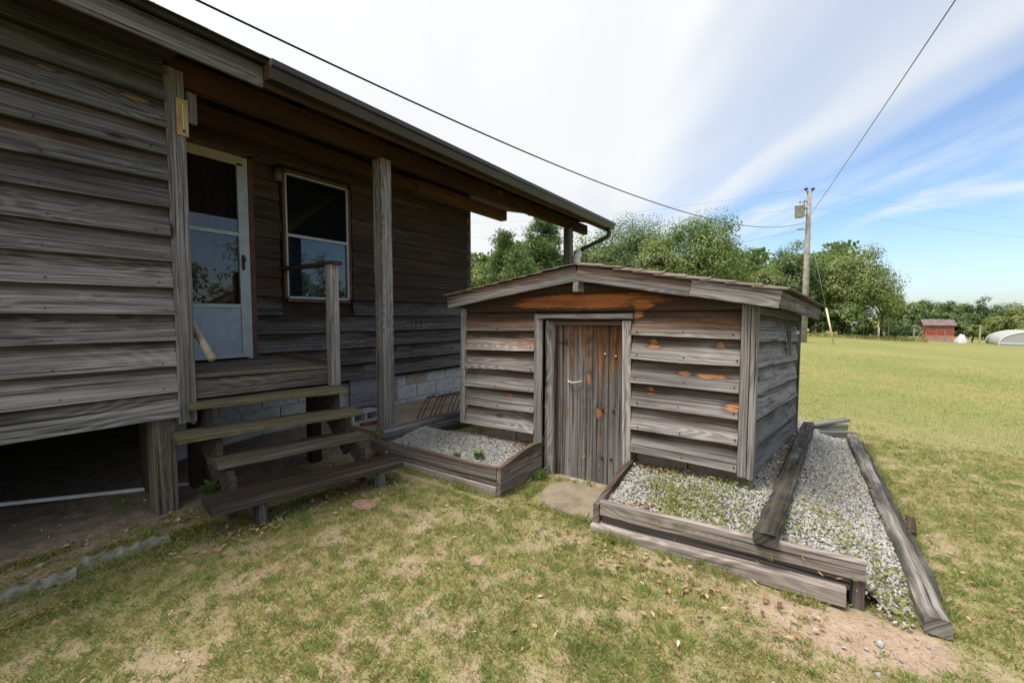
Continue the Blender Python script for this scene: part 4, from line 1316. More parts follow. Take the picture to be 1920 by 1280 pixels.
lbed = thing('planter_frame', 'low plank bed frame left of the shed door with a curved end board', 'garden bed', (2.73, 2.7, 0))
W_BED = wood('bed_board_wood', light=(0.33, 0.285, 0.26), dark=(0.085, 0.07, 0.064), brown=(0.12, 0.075, 0.055))
bar('bed_board', (2.728, 3.63, 0.162), (2.728, 2.04, 0.19), 0.105, 0.045, W_BED, lbed, (0, 0, 1), 0.005, 5, 0.002, (0.75, 0.45, 0, 1))
bar('bed_board', (2.742, 3.55, 0.105), (2.742, 2.045, 0.107), 0.06, 0.04, W_BED, lbed, (0, 0, 1), 0.004, 4, 0.002, (0.85, 0.3, 0.1, 1))
bar('bed_board', (2.728, 3.40, 0.025), (2.728, 2.045, 0.033), 0.085, 0.045, W_BED, lbed, (0, 0, 1), 0.005, 4, 0.002, (1.35, 0.15, 0.25, 1))


def curved_board(name, prof, y, thick, mat, parent, col):
    cx = sum(p[0] for p in prof) / len(prof)
    cz = sum(p[1] for p in prof) / len(prof)
    n = len(prof)
    V = [(a2 - cx, -thick / 2, b2 - cz) for a2, b2 in prof] + [(a2 - cx, thick / 2, b2 - cz) for a2, b2 in prof]
    F = [tuple(range(n)), tuple(reversed(range(n, 2 * n)))] + [(i, i + n, (i + 1) % n + n, (i + 1) % n) for i in range(n)]
    return obj(name, mesh(name, V, F), mat, parent, Matrix.Translation((cx, y, cz)), col)


curved_board('curved_end_board', [(2.706, 0.112), (3.345, 0.085), (3.345, 0.30), (3.22, 0.315), (3.08, 0.305), (2.95, 0.285), (2.83, 0.262), (2.706, 0.245)], 2.012, 0.04, W_BED, lbed, (0.95, 0.15, 0.35, 1))
bar('end_board', (2.706, 2.014, 0.048), (3.345, 2.014, 0.03), 0.115, 0.04, W_BED, lbed, (0, 0, 1), 0.004, 2, 0.001, (0.8, 0.25, 0.2, 1))

rbed = thing('planter_frame', 'wide plank bed frame right of the shed door built in two stepped tiers', 'garden bed', (2.68, 0.45, 0))
bar('bed_board', (2.675, 1.125, 0.165), (2.675, -0.262, 0.200), 0.10, 0.045, W_BED, rbed, (0, 0, 1), 0.006, 5, 0.0025, (1.12, 0.25, 0.05, 1))
bar('bed_board', (2.70, 1.12, 0.085), (2.70, -0.24, 0.108), 0.07, 0.04, W_BED, rbed, (0, 0, 1), 0.004, 4, 0.002, (0.62, 0.3, 0.1, 1))
bar('lower_timber', (2.655, 1.175, 0.01), (2.655, -0.185, 0.055), 0.09, 0.075, W_BED, rbed, (0, 0, 1), 0.008, 6, 0.003, (1.3, 0.08, 0.35, 1))
bar('corner_stake', (2.70, -0.235, -0.03), (2.70, -0.235, 0.15), 0.06, 0.06, W_BED, rbed, (1, 0, 0), 0.006, 2, 0.002, (0.6, 0.3, 0.1, 1))
curved_board('curved_end_board', [(2.655, 0.055), (3.36, 0.05), (3.36, 0.295), (3.24, 0.29), (3.10, 0.272), (2.96, 0.245), (2.82, 0.213), (2.655, 0.188)], 1.155, 0.04, W_BED, rbed, (0.75, 0.2, 0.25, 1))

# loose timbers
tag(bar('old_timber', (2.60, 0.165, 0.268), (5.75, -0.02, 0.255), 0.072, 0.112, W_ROT, None, (0.0, 0.1, 1), 0.014, 30, 0.006, (0.9, 0.35, 0.45, 1)),
    'rotting blackened timber lying loose across the gravel with its end over the front board', 'timber')
tag(bar('old_timber', (2.62, -0.512, 0.05), (6.15, -0.425, 0.08), 0.085, 0.095, W_SPLIT, None, (0, 0, 1), 0.012, 30, 0.0045, (0.9, 0.25, 0.05, 1)),
    'long cracked grey timber lying at the lawn edge of the gravel bed', 'timber')
tag(bar('old_timber', (2.95, -0.578, 0.02), (6.1, -0.50, 0.045), 0.05, 0.038, W_ROT, None, (0, 0, 1), 0.006, 22, 0.008, (0.7, 0.2, 0.05, 1)),
    'thin dark split timber lying in the grass outside the long grey timber', 'timber')
tag(bar('wood_offcut', (3.72, -0.585, 0.035), (4.02, -0.62, 0.03), 0.03, 0.05, W_OLD, None, (0, 0, 1), 0.004, 3, 0.004, (0.8, 0.6, 0, 1)),
    'short brown splinter of wood lying against the long timbers on the lawn', 'wood scrap')
tag(bar('loose_plank', (6.12, 0.16, 0.12), (6.55, -0.40, 0.205), 0.03, 0.09, W_OLD, None, (0, 0, 1), 0.004, 3, 0.002, (1.25, 0.05, 0, 1)),
    'pale grey plank resting tilted on top of the boards behind the shed', 'plank')
tag(bar('loose_plank', (6.16, 0.18, 0.115), (6.48, -0.40, 0.125), 0.075, 0.035, W_OLD, None, (0, 0, 1), 0.004, 3, 0.002, (1.1, 0.05, 0, 1)),
    'upright grey board closing the far end of the gravel bed', 'plank')
tag(bar('loose_plank', (6.10, 0.18, 0.065), (6.30, -0.47, 0.085), 0.06, 0.05, W_OLD, None, (0, 0, 1), 0.004, 3, 0.002, (0.8, 0.2, 0.2, 1)),
    'dark lowest board at the far end of the gravel bed', 'plank')

# slab and flat stones
def flat_stone(name, pts, z0, z1, mat, label, cat, seed):
    r = random.Random(seed)
    n = len(pts)
    c = (sum(p[0] for p in pts) / n, sum(p[1] for p in pts) / n)
    V = [(p[0], p[1], z0) for p in pts] + [(p[0] + (c[0] - p[0]) * 0.03, p[1] + (c[1] - p[1]) * 0.03, z1 - 0.006 + r.uniform(-0.002, 0.002)) for p in pts]
    V += [(c[0] + (p[0] - c[0]) * 0.8, c[1] + (p[1] - c[1]) * 0.8, z1 + r.uniform(-0.002, 0.002)) for p in pts] + [(c[0], c[1], z1 + 0.003)]
    F = []
    for i in range(n):
        j = (i + 1) % n
        F += [(i, j, j + n, i + n), (i + n, j + n, j + 2 * n, i + 2 * n), (i + 2 * n, j + 2 * n, 3 * n)]
    return tag(obj(name, mesh(name, V, F), mat), label, cat)


rs_ = random.Random(8)
flat_stone('doorstep_slab', [(3.05 + 0.29 * math.copysign(abs(math.cos(q * math.pi / 15)) ** 0.7, math.cos(q * math.pi / 15)) * rs_.uniform(0.95, 1.04),
                              1.49 + 0.31 * math.copysign(abs(math.sin(q * math.pi / 15)) ** 0.75, math.sin(q * math.pi / 15)) * rs_.uniform(0.95, 1.04) + 0.05 * math.cos(q * math.pi / 15)) for q in range(30)], -0.05, 0.014, SLABM, 'worn tan concrete slab sunk in the grass before the plank door', 'slab', 3)
flat_stone('flat_stone', [(1.955, 2.66), (1.915, 2.76), (1.94, 2.86), (2.0, 2.90), (2.06, 2.85), (2.07, 2.74), (2.03, 2.66)], -0.03, 0.024, STONE_PINK, 'pinkish flat stone lying in the dirt in front of the steps', 'stone', 4)
flat_stone('flat_stone', [(1.875, 1.53), (1.85, 1.57), (1.86, 1.61), (1.905, 1.64), (1.965, 1.63), (1.98, 1.58), (1.95, 1.535)], -0.03, 0.016, simple('sandy_stone', (0.33, 0.25, 0.18), 0.95, 0.25, 14, 0.1), 'sandy flat stone half buried in the lawn foreground', 'stone', 5)
flat_stone('flat_stone', [(1.06, 2.95), (1.05, 2.99), (1.075, 3.025), (1.105, 3.01), (1.11, 2.97), (1.09, 2.945)], -0.02, 0.016, STONE_PINK, 'small reddish stone in the grass left of the steps', 'stone', 6)

# corrugated edging strips, lying nearly flat
for (p0, p1, lab) in [((0.05, 3.40, 0.015), (0.515, 3.31, 0.02), 'mossy scalloped edging strip nearest the photo edge in the grass'),
                      ((0.555, 3.41, 0.02), (0.95, 3.355, 0.022), 'mossy scalloped edging strip lying beside the moss cushion left of the steps')]:
    p0, p1 = Vector(p0), Vector(p1)
    L = (p1 - p0).length
    V, F = [], []
    nn = 48
    for i in range(nn + 1):
        t = i / nn
        zz = 0.008 * math.sin(t * L / 0.075 * 2 * math.pi)
        e = 0.008 * abs(math.sin(t * L / 0.075 * math.pi))
        for yy, dz in ((-0.045 - e, 0), (0.045, 0.02)):
            V += [((t - 0.5) * L, yy, zz + dz), ((t - 0.5) * L, yy, zz + dz - 0.01)]
    for i in range(nn):
        a2 = i * 4
        F += [(a2, a2 + 4, a2 + 6, a2 + 2), (a2 + 1, a2 + 3, a2 + 7, a2 + 5), (a2, a2 + 1, a2 + 5, a2 + 4), (a2 + 2, a2 + 6, a2 + 7, a2 + 3)]
    F += [(0, 2, 3, 1), (nn * 4, nn * 4 + 1, nn * 4 + 3, nn * 4 + 2)]
    tag(obj('lawn_edging', mesh('lawn_edging', V, F), RIPPLE, None, frame((p0 + p1) / 2, p1 - p0)), lab, 'edging', 'scalloped edging strips')
# pvc pipe
tag(MB().tube([(-0.9, 5.75, 0.05), (0.37, 4.95, 0.05), (0.9, 4.58, 0.045), (1.37, 4.245, 0.045)], 0.0165, 10).build('plastic_pipe', PVC, None, True), 'long white plastic pipe lying in the dirt under the house wing', 'pipe')

# ------------------------------------------------------------------ small plants
PLANT = leaf_mat('bright_leaf', (0.09, 0.17, 0.03), (0.20, 0.30, 0.06))


def leafy(name, label, cat, base, r, h, n, seed, leaf=0.035, narrow=0.4):
    rg = np.random.default_rng(seed)
    V, F, T = [], [], []
    for i in range(n):
        an = rg.uniform(0, 2 * math.pi)
        out = rg.uniform(0.1, 1.0)
        d_ = Vector((math.cos(an), math.sin(an), 0))
        p = Vector(base) + d_ * r * out * 0.4 + Vector((0, 0, h * rg.uniform(0.15, 0.85)))
        q = p + d_ * leaf + Vector((0, 0, leaf * rg.uniform(-0.1, 1.0)))
        s_ = Vector((-d_.y, d_.x, 0)) * leaf * narrow
        m_ = (p + q) / 2 + Vector((0, 0, leaf * 0.12))
        k = len(V)
        V += [p, m_ + s_, q, m_ - s_]
        F.append((k, k + 1, k + 2, k + 3))
        T += [rg.uniform(0, 1)] * 4
    o = thing(name, label, cat, base)
    o2 = obj('foliage', fast_mesh('foliage', np.array([v[:] for v in V]), np.array(F), T), PLANT, o)
    MB().tube([base, (base[0] + 0.005, base[1], base[2] + h * 0.8)], [0.005, 0.002], 5).build('stem', simple('green_stem', (0.10, 0.13, 0.04), 0.7, 0.1), o)
    return o


leafy('weed_plant', 'bright green leafy weed growing between the post and the bottom step', 'weed', (1.36, 3.80, 0.04), 0.09, 0.12, 46, 1, 0.055, 0.42)
leafy('weed_plant', 'thin pale weed growing in the dirt left of the mossy post', 'weed', (0.88, 4.05, 0.03), 0.05, 0.10, 18, 2, 0.035, 0.3)
leafy('weed_clump', 'bright green weed clump in the small gravel bed', 'weed', (2.95, 2.42, 0.185), 0.07, 0.05, 90, 3, 0.035, 0.25)
leafy('weed_clump', 'small yellowish weed near the front board of the small gravel bed', 'weed', (2.88, 2.62, 0.175), 0.05, 0.03, 50, 4, 0.025, 0.25)
leafy('grass_tuft', 'tall green grass tuft at the foot of the shed door trim', 'grass', (3.22, 1.97, 0.0), 0.07, 0.04, 40, 5, 0.10, 0.08)

# stuff scattered on the big bed: low weeds
rg = np.random.default_rng(77)


def leaves_cloud(P, size, rg, narrow=0.4, upbias=0.0, nrm=None):
    n = len(P)
    if nrm is not None:
        N = nrm + rg.normal(size=(n, 3)) * 0.32
        N /= np.linalg.norm(N, axis=1)[:, None]
        a = np.cross(N, rg.normal(size=(n, 3)))
        a /= np.linalg.norm(a, axis=1)[:, None]
        b = np.cross(N, a)
        s = size[:, None]
        V = np.stack([P - a * s * 0.5, P + b * s * narrow * 0.5, P + a * s * 0.5, P - b * s * narrow * 0.5], 1)
        return V.reshape(-1, 3), np.arange(n * 4).reshape(n, 4)
    a = rg.normal(size=(n, 3))
    a[:, 2] = a[:, 2] * 0.8 + upbias
    a /= np.linalg.norm(a, axis=1)[:, None]
    b = rg.normal(size=(n, 3))
    b -= a * (a * b).sum(1)[:, None]
    b /= np.linalg.norm(b, axis=1)[:, None]
    s = size[:, None]
    V = np.stack([P - a * s * 0.5, P + b * s * narrow * 0.5, P + a * s * 0.5, P - b * s * narrow * 0.5], 1)
    F = np.arange(n * 4).reshape(n, 4)
    return V.reshape(-1, 3), F


PV = []
for (cx, cy_, rx, ry, k) in [(3.12, 0.86, 0.09, 0.09, 420), (3.02, 0.62, 0.16, 0.14, 900), (2.9, 0.72, 0.06, 0.06, 200), (2.95, 0.42, 0.15, 0.15, 420), (3.05, 0.12, 0.2, 0.12, 260), (3.4, -0.1, 0.25, 0.12, 200), (3.0, -0.22, 0.2, 0.08, 260), (2.85, -0.40, 0.15, 0.06, 300), (4.3, -0.25, 0.6, 0.12, 300), (3.33, 0.78, 0.05, 0.25, 160), (3.33, 0.45, 0.05, 0.1, 160)]:
    x = rg.normal(cx, rx, k)
    y = rg.normal(cy_, ry, k)
    z = right_surf(x, y) + rg.uniform(0.005, 0.045, k)
    PV.append(np.stack([x, y, z], -1))
PV = np.concatenate(PV)
V, F = leaves_cloud(PV, rg.uniform(0.014, 0.046, len(PV)), rg, 0.3, 0.5)
WEED = leaf_mat('weed_leaf', (0.17, 0.22, 0.05), (0.36, 0.34, 0.12))
tag(obj('ground_weeds', fast_mesh('ground_weeds', V, F, np.repeat(rg.random(len(PV)), 4)), WEED, kind='stuff'), 'sparse green weeds creeping over the right gravel bed', 'weeds')

# moss cushions by the edging
MOSSM = leaf_mat('moss', (0.10, 0.11, 0.016), (0.22, 0.215, 0.035), 0.2)
PV = []
for (cx, cy_, rx, ry, k, h) in [(1.02, 3.36, 0.10, 0.06, 2600, 0.05), (0.42, 3.72, 0.14, 0.05, 1800, 0.02), (0.72, 3.56, 0.10, 0.04, 1200, 0.015), (2.02, 2.92, 0.04, 0.03, 500, 0.02), (0.9, 3.2, 0.12, 0.05, 700, 0.012), (0.35, 3.0, 0.12, 0.04, 700, 0.012)]:
    x = rg.normal(cx, rx, k)
    y = rg.normal(cy_, ry, k)
    z = ter(x, y) + 0.004 + h * np.exp(-(((x - cx) / rx) ** 2 + ((y - cy_) / ry) ** 2) * 0.6) * rg.uniform(0.6, 1.0, k)
    PV.append(np.stack([x, y, z], -1))
PV = np.concatenate(PV)
V, F = leaves_cloud(PV, rg.uniform(0.008, 0.02, len(PV)), rg, 0.6, 0.6)
tag(obj('moss', fast_mesh('moss', V, F, np.repeat(rg.random(len(PV)), 4)), MOSSM, kind='stuff'), 'olive green moss cushions in the bare ground by the edging strips', 'moss')

# ------------------------------------------------------------------ grass, straw, litter, pebbles
fh = np.array([math.cos(HEAD), math.sin(HEAD)])
rt = np.array([math.sin(HEAD), -math.cos(HEAD)])


def occupied(x, y):
    o = (x > 2.60) & (x < 3.40) & (y > 2.0) & (y < 3.9)
    o |= (x > 2.60) & (x < 3.40) & (y > -0.28) & (y < 1.19)
    o |= (x > 3.36) & (x < 5.5) & (y > -0.1) & (y < 3.0)
    o |= (x > 2.75) & (x < 6.3) & (y > -0.48 + (x - 2.75) * 0.02) & (y < 0.4)
    o |= (x > 2.76) & (x < 3.36) & (y > 1.2) & (y < 1.8) & (np.hypot((x - 3.03) / 0.34, (y - 1.5) / 0.36) < 1)
    o |= (y > 4.75)
    o |= (x > 2.9) & (y > 3.6) & (x < 5.7)
    return o


def grass_pts(n, dmin, dmax, rg, power=1.0):
    d_ = dmin + (dmax - dmin) * rg.random(n) ** power
    an = rg.uniform(-1.25, 1.25, n)
    f = d_ * np.cos(an)
    l = d_ * np.sin(an)
    x = fh[0] * f + rt[0] * l
    y = fh[1] * f + rt[1] * l
    ok = ~occupied(x, y)
    return x[ok], y[ok]


def blades(x, y, h, w, lean, rg, z0=None):
    n = len(x)
    z = (ter(x, y) if z0 is None else z0) + (fbm(x * 2.2, y * 2.2, 30, 4) - 0.5) * 0.035 * (1 - sstep(np.hypot(x, y), 7, 14)) - 0.004
    an = rg.uniform(0, 2 * math.pi, n)
    la = rg.uniform(0, 2 * math.pi, n)
    dx_, dy_ = np.cos(an) * w / 2, np.sin(an) * w / 2
    lx, ly = np.cos(la) * lean * h, np.sin(la) * lean * h
    hz = h * np.sqrt(np.clip(1 - lean ** 2, 0.03, 1))
    P0 = np.stack([x - dx_, y - dy_, z], -1)
    P1 = np.stack([x + dx_, y + dy_, z], -1)
    P2 = np.stack([x + dx_ * 0.7 + lx * 0.4, y + dy_ * 0.7 + ly * 0.4, z + hz * 0.62], -1)
    P3 = np.stack([x + lx, y + ly, z + hz], -1)
    V = np.stack([P0, P1, P2, P3], 1).reshape(-1, 3)
    F = np.arange(n * 4).reshape(n, 4)
    return V, F


GRASSM = attr_mat('grass_blade', [(0.0, (0.19, 0.285, 0.075)), (0.3, (0.29, 0.36, 0.105)), (0.55, (0.39, 0.385, 0.15)), (0.78, (0.47, 0.34, 0.19)), (1.0, (0.36, 0.20, 0.115))], 0.75)
gt = G(GRASSM.node_tree)
pb_ = [n for n in GRASSM.node_tree.nodes if n.type == 'BSDF_PRINCIPLED'][0]
ob_ = [n for n in GRASSM.node_tree.nodes if n.type == 'OUTPUT_MATERIAL'][0]
cl_ = [n for n in GRASSM.node_tree.nodes if n.type == 'VALTORGB'][0]
tl_ = gt.n('ShaderNodeBsdfTranslucent')
gt.put(tl_.inputs[0], cl_.outputs[0])
mx_ = gt.n('ShaderNodeMixShader')
mx_.inputs[0].default_value = 0.42
gt.put(mx_.inputs[1], pb_.outputs[0])
gt.put(mx_.inputs[2], tl_.outputs[0])
gt.put(ob_.inputs[0], mx_.outputs[0])
rg = np.random.default_rng(12)
x, y = grass_pts(400000, 1.4, 6.8, rg, 0.95)
b, dr = bare_f(x, y)
keep = rg.random(len(x)) < np.clip(1.0 - b * 0.88, 0.06, 1) * (1 - dr * 0.9)
x, y, b = x[keep], y[keep], b[keep]
cl = 0.6 * fbm(x * 13, y * 13, 50, 3) + 0.4 * fbm(x * 4, y * 4, 55, 2)
h = (0.013 + 0.030 * cl * cl * 1.6 + 0.014 * rg.random(len(x))) * (1 - 0.4 * b)
V1, F1 = blades(x, y, h, rg.uniform(0.0020, 0.0042, len(x)), rg.uniform(0.55, 0.985, len(x)), rg)
big = fbm(x * 0.9, y * 0.9, 51, 3)
t1 = np.clip(0.44 + (0.5 - cl) * 1.0 + (big - 0.5) * 0.7 + rg.normal(0, 0.15, len(x)) + b * 0.3, 0, 1)
dry = rg.random(len(x)) < 0.27
t1 = np.where(dry, rg.uniform(0.68, 1.0, len(x)), t1)
# tufts: blades leaning out of common roots
tx_, ty_ = grass_pts(11000, 1.4, 6.5, rg, 0.9)
tb, td = bare_f(tx_, ty_)
kp = rg.random(len(tx_)) < np.clip(1 - 0.8 * tb, 0, 1) * (1 - 0.95 * td)
tx_, ty_ = tx_[kp], ty_[kp]
NB = 15
ox, oy = rg.normal(0, 0.013, (len(tx_), NB)), rg.normal(0, 0.013, (len(tx_), NB))
hT = (rg.uniform(0.022, 0.050, len(tx_))[:, None] * rg.uniform(0.6, 1.15, (len(tx_), NB))).ravel()
xT, yT = (tx_[:, None] + ox).ravel(), (ty_[:, None] + oy).ravel()
okT = ~occupied(xT, yT)
tT = np.clip(np.repeat(rg.normal(0.30, 0.16, len(tx_)), NB) + rg.normal(0, 0.08, len(xT)), 0, 1)
V3, F3 = blades(xT[okT], yT[okT], hT[okT], rg.uniform(0.0026, 0.0048, okT.sum()), rg.uniform(0.35, 0.9, okT.sum()), rg)
t3 = tT[okT]
# taller uncut grass against the boards, slab and steps
ex_, ey_ = [], []
for (xa, ya, xb, yb, n_) in [(2.575, -0.2, 2.585, 1.2, 900), (2.67, 2.04, 2.67, 3.4, 900), (2.73, 1.97, 3.3, 1.97, 300), (2.7, -0.60, 6.2, -0.55, 1400), (2.73, 1.22, 2.73, 1.75, 260), (2.80, 1.80, 3.2, 1.86, 260), (1.1, 3.05, 2.4, 2.82, 420), (0.1, 3.28, 0.98, 3.28, 420), (3.35, 1.25, 3.35, 1.9, 120)]:
    t_ = rg.random(n_)
    ex_.append(xa + (xb - xa) * t_ + rg.normal(0, 0.016, n_)); ey_.append(ya + (yb - ya) * t_ + rg.normal(0, 0.016, n_))
ex_, ey_ = np.concatenate(ex_), np.concatenate(ey_)
pt_ = fbm(ex_ * 7, ey_ * 7, 90, 3)
kp = pt_ > 0.42
ex_, ey_, pt_ = ex_[kp], ey_[kp], pt_[kp]
V4, F4 = blades(ex_, ey_, rg.uniform(0.03, 0.085, len(ex_)) * (0.4 + pt_), rg.uniform(0.0025, 0.0045, len(ex_)), rg.uniform(0.3, 0.9, len(ex_)), rg)
V3, F3 = np.concatenate([V3, V4]), np.concatenate([F3, F4 + len(V3)])
t3 = np.concatenate([t3, np.clip(rg.normal(0.42, 0.22, len(ex_)), 0, 1)])
# farther, sparser and coarser grass
x, y = grass_pts(300000, 6.0, 34.0, rg, 1.15)
keep = rg.random(len(x)) < 1 - sstep(np.hypot(x, y), 12, 33)
x, y = x[keep], y[keep]
dd = np.hypot(x, y)
cl = fbm(x * 2.2, y * 2.2, 52, 4)
h = 0.020 + 0.022 * cl + 0.0008 * dd
V2, F2 = blades(x, y, h, 0.0028 + 0.0007 * dd * rg.uniform(0.6, 1.2, len(x)), rg.uniform(0.4, 0.95, len(x)), rg)
big = fbm(x * 0.35, y * 0.35, 53, 3)
t2 = np.clip(0.54 + (0.5 - cl) * 0.6 + (big - 0.5) * 0.6 + rg.normal(0, 0.12, len(x)), 0, 1)
V = np.concatenate([V1, V2, V3])
F = np.concatenate([F1, F2 + len(V1), F3 + len(V1) + len(V2)])
tag(obj('lawn_grass', fast_mesh('lawn_grass', V, F, np.repeat(np.concatenate([t1, t2, t3]), 4)), GRASSM, kind='stuff'), 'short patchy lawn grass, green mixed with dry straw', 'grass')

# dry stems and leaf scraps
STRAW = attr_mat('dry_litter', [(0.0, (0.11, 0.06, 0.035)), (0.4, (0.26, 0.16, 0.085)), (0.75, (0.42, 0.32, 0.20)), (1.0, (0.52, 0.45, 0.34))], 0.85)
x, y = grass_pts(26000, 1.4, 6.0, rg, 0.9)
b, dr = bare_f(x, y)
keep = rg.random(len(x)) < 0.35 + 0.5 * b
x, y = x[keep], y[keep]
n = len(x)
V, F = blades(x, y, rg.uniform(0.02, 0.06, n), rg.uniform(0.0014, 0.003, n), rg.uniform(0.97, 0.995, n), rg)
V[:, 2] += 0.007
# broad dead leaves, gathered in places
LX, LY = grass_pts(1700, 1.4, 6.0, rg, 0.9)
cl = fbm(LX * 1.6, LY * 1.6, 60, 3)
sel = (cl > 0.55) | (rg.random(len(LX)) < 0.08)
LX, LY = LX[sel], LY[sel]
ex = [(2.25, 3.0, 0.25, 0.12, 130), (1.35, 3.05, 0.16, 0.08, 110), (2.45, 0.95, 0.08, 0.15, 60), (2.35, 0.4, 0.1, 0.3, 70), (0.7, 3.75, 0.35, 0.1, 110), (0.3, 3.5, 0.25, 0.06, 80), (1.15, 3.65, 0.1, 0.06, 60)]
for (cx, cy_, rx, ry, k) in ex:
    LX = np.concatenate([LX, rg.normal(cx, rx, k)])
    LY = np.concatenate([LY, rg.normal(cy_, ry, k)])
LP = np.stack([LX, LY, ter(LX, LY) + 0.013 + rg.uniform(0, 0.012, len(LX))], -1)
bx = [(3.36, 0.95, 0.03, 0.14, 140, right_surf), (2.85, 3.45, 0.06, 0.12, 90, left_surf), (4.6, 0.12, 0.55, 0.07, 300, right_surf), (3.3, 2.2, 0.08, 0.1, 50, left_surf), (3.2, 2.7, 0.15, 0.3, 60, left_surf), (2.8, 0.95, 0.04, 0.1, 50, right_surf), (3.6, -0.1, 0.5, 0.15, 80, right_surf)]
for (cx, cy_, rx, ry, k, fn) in bx:
    x, y = rg.normal(cx, rx, k), rg.normal(cy_, ry, k)
    LP = np.concatenate([LP, np.stack([x, y, fn(x, y) + 0.02 + rg.uniform(0, 0.012, k)], -1)])
n2 = len(LP)
a = rg.normal(size=(n2, 3)); a[:, 2] *= 0.25
a /= np.linalg.norm(a, axis=1)[:, None]
bb = np.cross(np.array([0, 0, 1.0]) + rg.normal(0, 0.3, (n2, 3)), a)
bb /= np.linalg.norm(bb, axis=1)[:, None]
s = rg.uniform(0.018, 0.05, n2)[:, None]
wd = rg.uniform(0.12, 0.34, n2)[:, None]
VL = np.stack([LP - a * s * 0.5, LP + bb * s * wd + np.array([0, 0, 0.004]), LP + a * s * 0.5, LP - bb * s * wd + np.array([0, 0, 0.003])], 1).reshape(-1, 3)
FL = np.arange(n2 * 4).reshape(n2, 4)
Vt = np.concatenate([V, VL])
Ft = np.concatenate([F, FL + len(V)])
tt = np.repeat(np.concatenate([np.clip(rg.normal(0.62, 0.2, n), 0, 1), np.clip(rg.normal(0.42, 0.24, n2), 0, 1)]), 4)
tag(obj('leaf_litter', fast_mesh('leaf_litter', Vt, Ft, tt), STRAW, kind='stuff'), 'dry straw and scattered dead leaves lying on the lawn', 'litter')

x, y = grass_pts(700, 1.5, 5.0, rg, 0.9)
b, dr = bare_f(x, y)
sel = rg.random(len(x)) < 0.15 + 0.6 * b
x, y = x[sel], y[sel]
sz = rg.uniform(0.004, 0.014, len(x))
ex = [(2.42, -0.30, 0.034), (2.36, -0.36, 0.03), (2.20, -0.27, 0.03), (2.62, -0.40, 0.022), (2.52, -0.47, 0.022), (2.56, -0.44, 0.024), (2.50, -0.43, 0.02), (1.72, 2.23, 0.026), (1.34, 1.9, 0.02)]
x = np.concatenate([x, [e[0] for e in ex]])
y = np.concatenate([y, [e[1] for e in ex]])
sz = np.concatenate([sz * 0.8, [e[2] * 0.6 for e in ex]])
V, F, t = stones(np.stack([x, y, ter(x, y) + 0.006], -1), sz, rg)
tag(obj('pebbles', fast_mesh('pebbles', V, F, t), gmat, kind='stuff'), 'small pale pebbles scattered over the bare sandy lawn patches', 'pebbles')


# ------------------------------------------------------------------ far things: metres ahead of the viewer and metres to the right
def ahead(f, r):
    p = fh * f + rt * r
    return float(p[0]), float(p[1])


def gz(x, y):
    return float(ter(x, y))


# utility pole
PX, PY = 36.4, 0.38
PZ = gz(PX, PY)
pole = thing('utility_pole', 'tall weathered wooden utility pole with a grey transformer can', 'utility pole', (PX, PY, PZ))
MB().tube([(PX - 0.1, PY, PZ - 0.3), (PX + 0.1, PY, 4.0), (PX + 0.36, PY, 10.15)], [0.21, 0.19, 0.14], 12).build('pole', POLEM, pole, True)
tx = PX + 0.25 - rt[0] * 0.62, PY - rt[1] * 0.62
TZ = 8.35
tank = MB().tube([(tx[0], tx[1], TZ), (tx[0], tx[1], TZ + 0.03), (tx[0], tx[1], TZ + 0.74), (tx[0], tx[1], TZ + 0.76), (tx[0], tx[1], TZ + 0.86), (tx[0], tx[1], TZ + 0.90)], [0.27, 0.30, 0.30, 0.33, 0.30, 0.12], 14).build('transformer', TFM, pole, True)
bsh = MB()
for ang in (0.4, 1.6, 2.8):
    bx_, by_ = tx[0] + 0.28 * math.cos(ang + 2.6), tx[1] + 0.28 * math.sin(ang + 2.6)
    bsh.tube([(bx_, by_, TZ + 0.5), (bx_ + 0.1 * math.cos(ang + 2.6), by_ + 0.1 * math.sin(ang + 2.6), TZ + 0.55)], 0.05, 6)
bsh.tube([(tx[0], tx[1], TZ + 0.88), (tx[0], tx[1], TZ + 1.12)], [0.06, 0.03], 8)
bsh.build('bushing', WIRE, tank)
br = MB()
for zz in (TZ + 0.15, TZ + 0.65):
    br.tube([(tx[0], tx[1], zz), (PX + 0.25, PY, zz)], 0.04, 6)
br.build('bracket', STEEL, pole)
ins = MB()
for sgn in (-1, 1):
    ins.tube([(PX + 0.36 + rt[0] * 0.1 * sgn, PY + rt[1] * 0.1 * sgn, 9.95), (PX + 0.36 + rt[0] * 0.24 * sgn, PY + rt[1] * 0.24 * sgn, 10.25)], 0.025, 6)
    ins.tube([(PX + 0.36 + rt[0] * 0.24 * sgn, PY + rt[1] * 0.24 * sgn, 10.22), (PX + 0.36 + rt[0] * 0.24 * sgn, PY + rt[1] * 0.24 * sgn, 10.30), (PX + 0.36 + rt[0] * 0.24 * sgn, PY + rt[1] * 0.24 * sgn, 10.40)], [0.05, 0.14, 0.07], 8)
ins.build('insulator', BLACKP, pole)
co = MB().tube([(PX + 0.3, PY, 9.4), (PX + 0.3 - rt[0] * 0.35, PY - rt[1] * 0.35, 9.5), (PX + 0.3 - rt[0] * 0.45, PY - rt[1] * 0.45, 9.35)], 0.035, 6).tube([(PX + 0.3 - rt[0] * 0.32, PY - rt[1] * 0.32, 9.4), (PX + 0.3 - rt[0] * 0.36, PY - rt[1] * 0.36, 8.95)], 0.045, 6)
co.build('fuse_cutout', WIRE, pole)
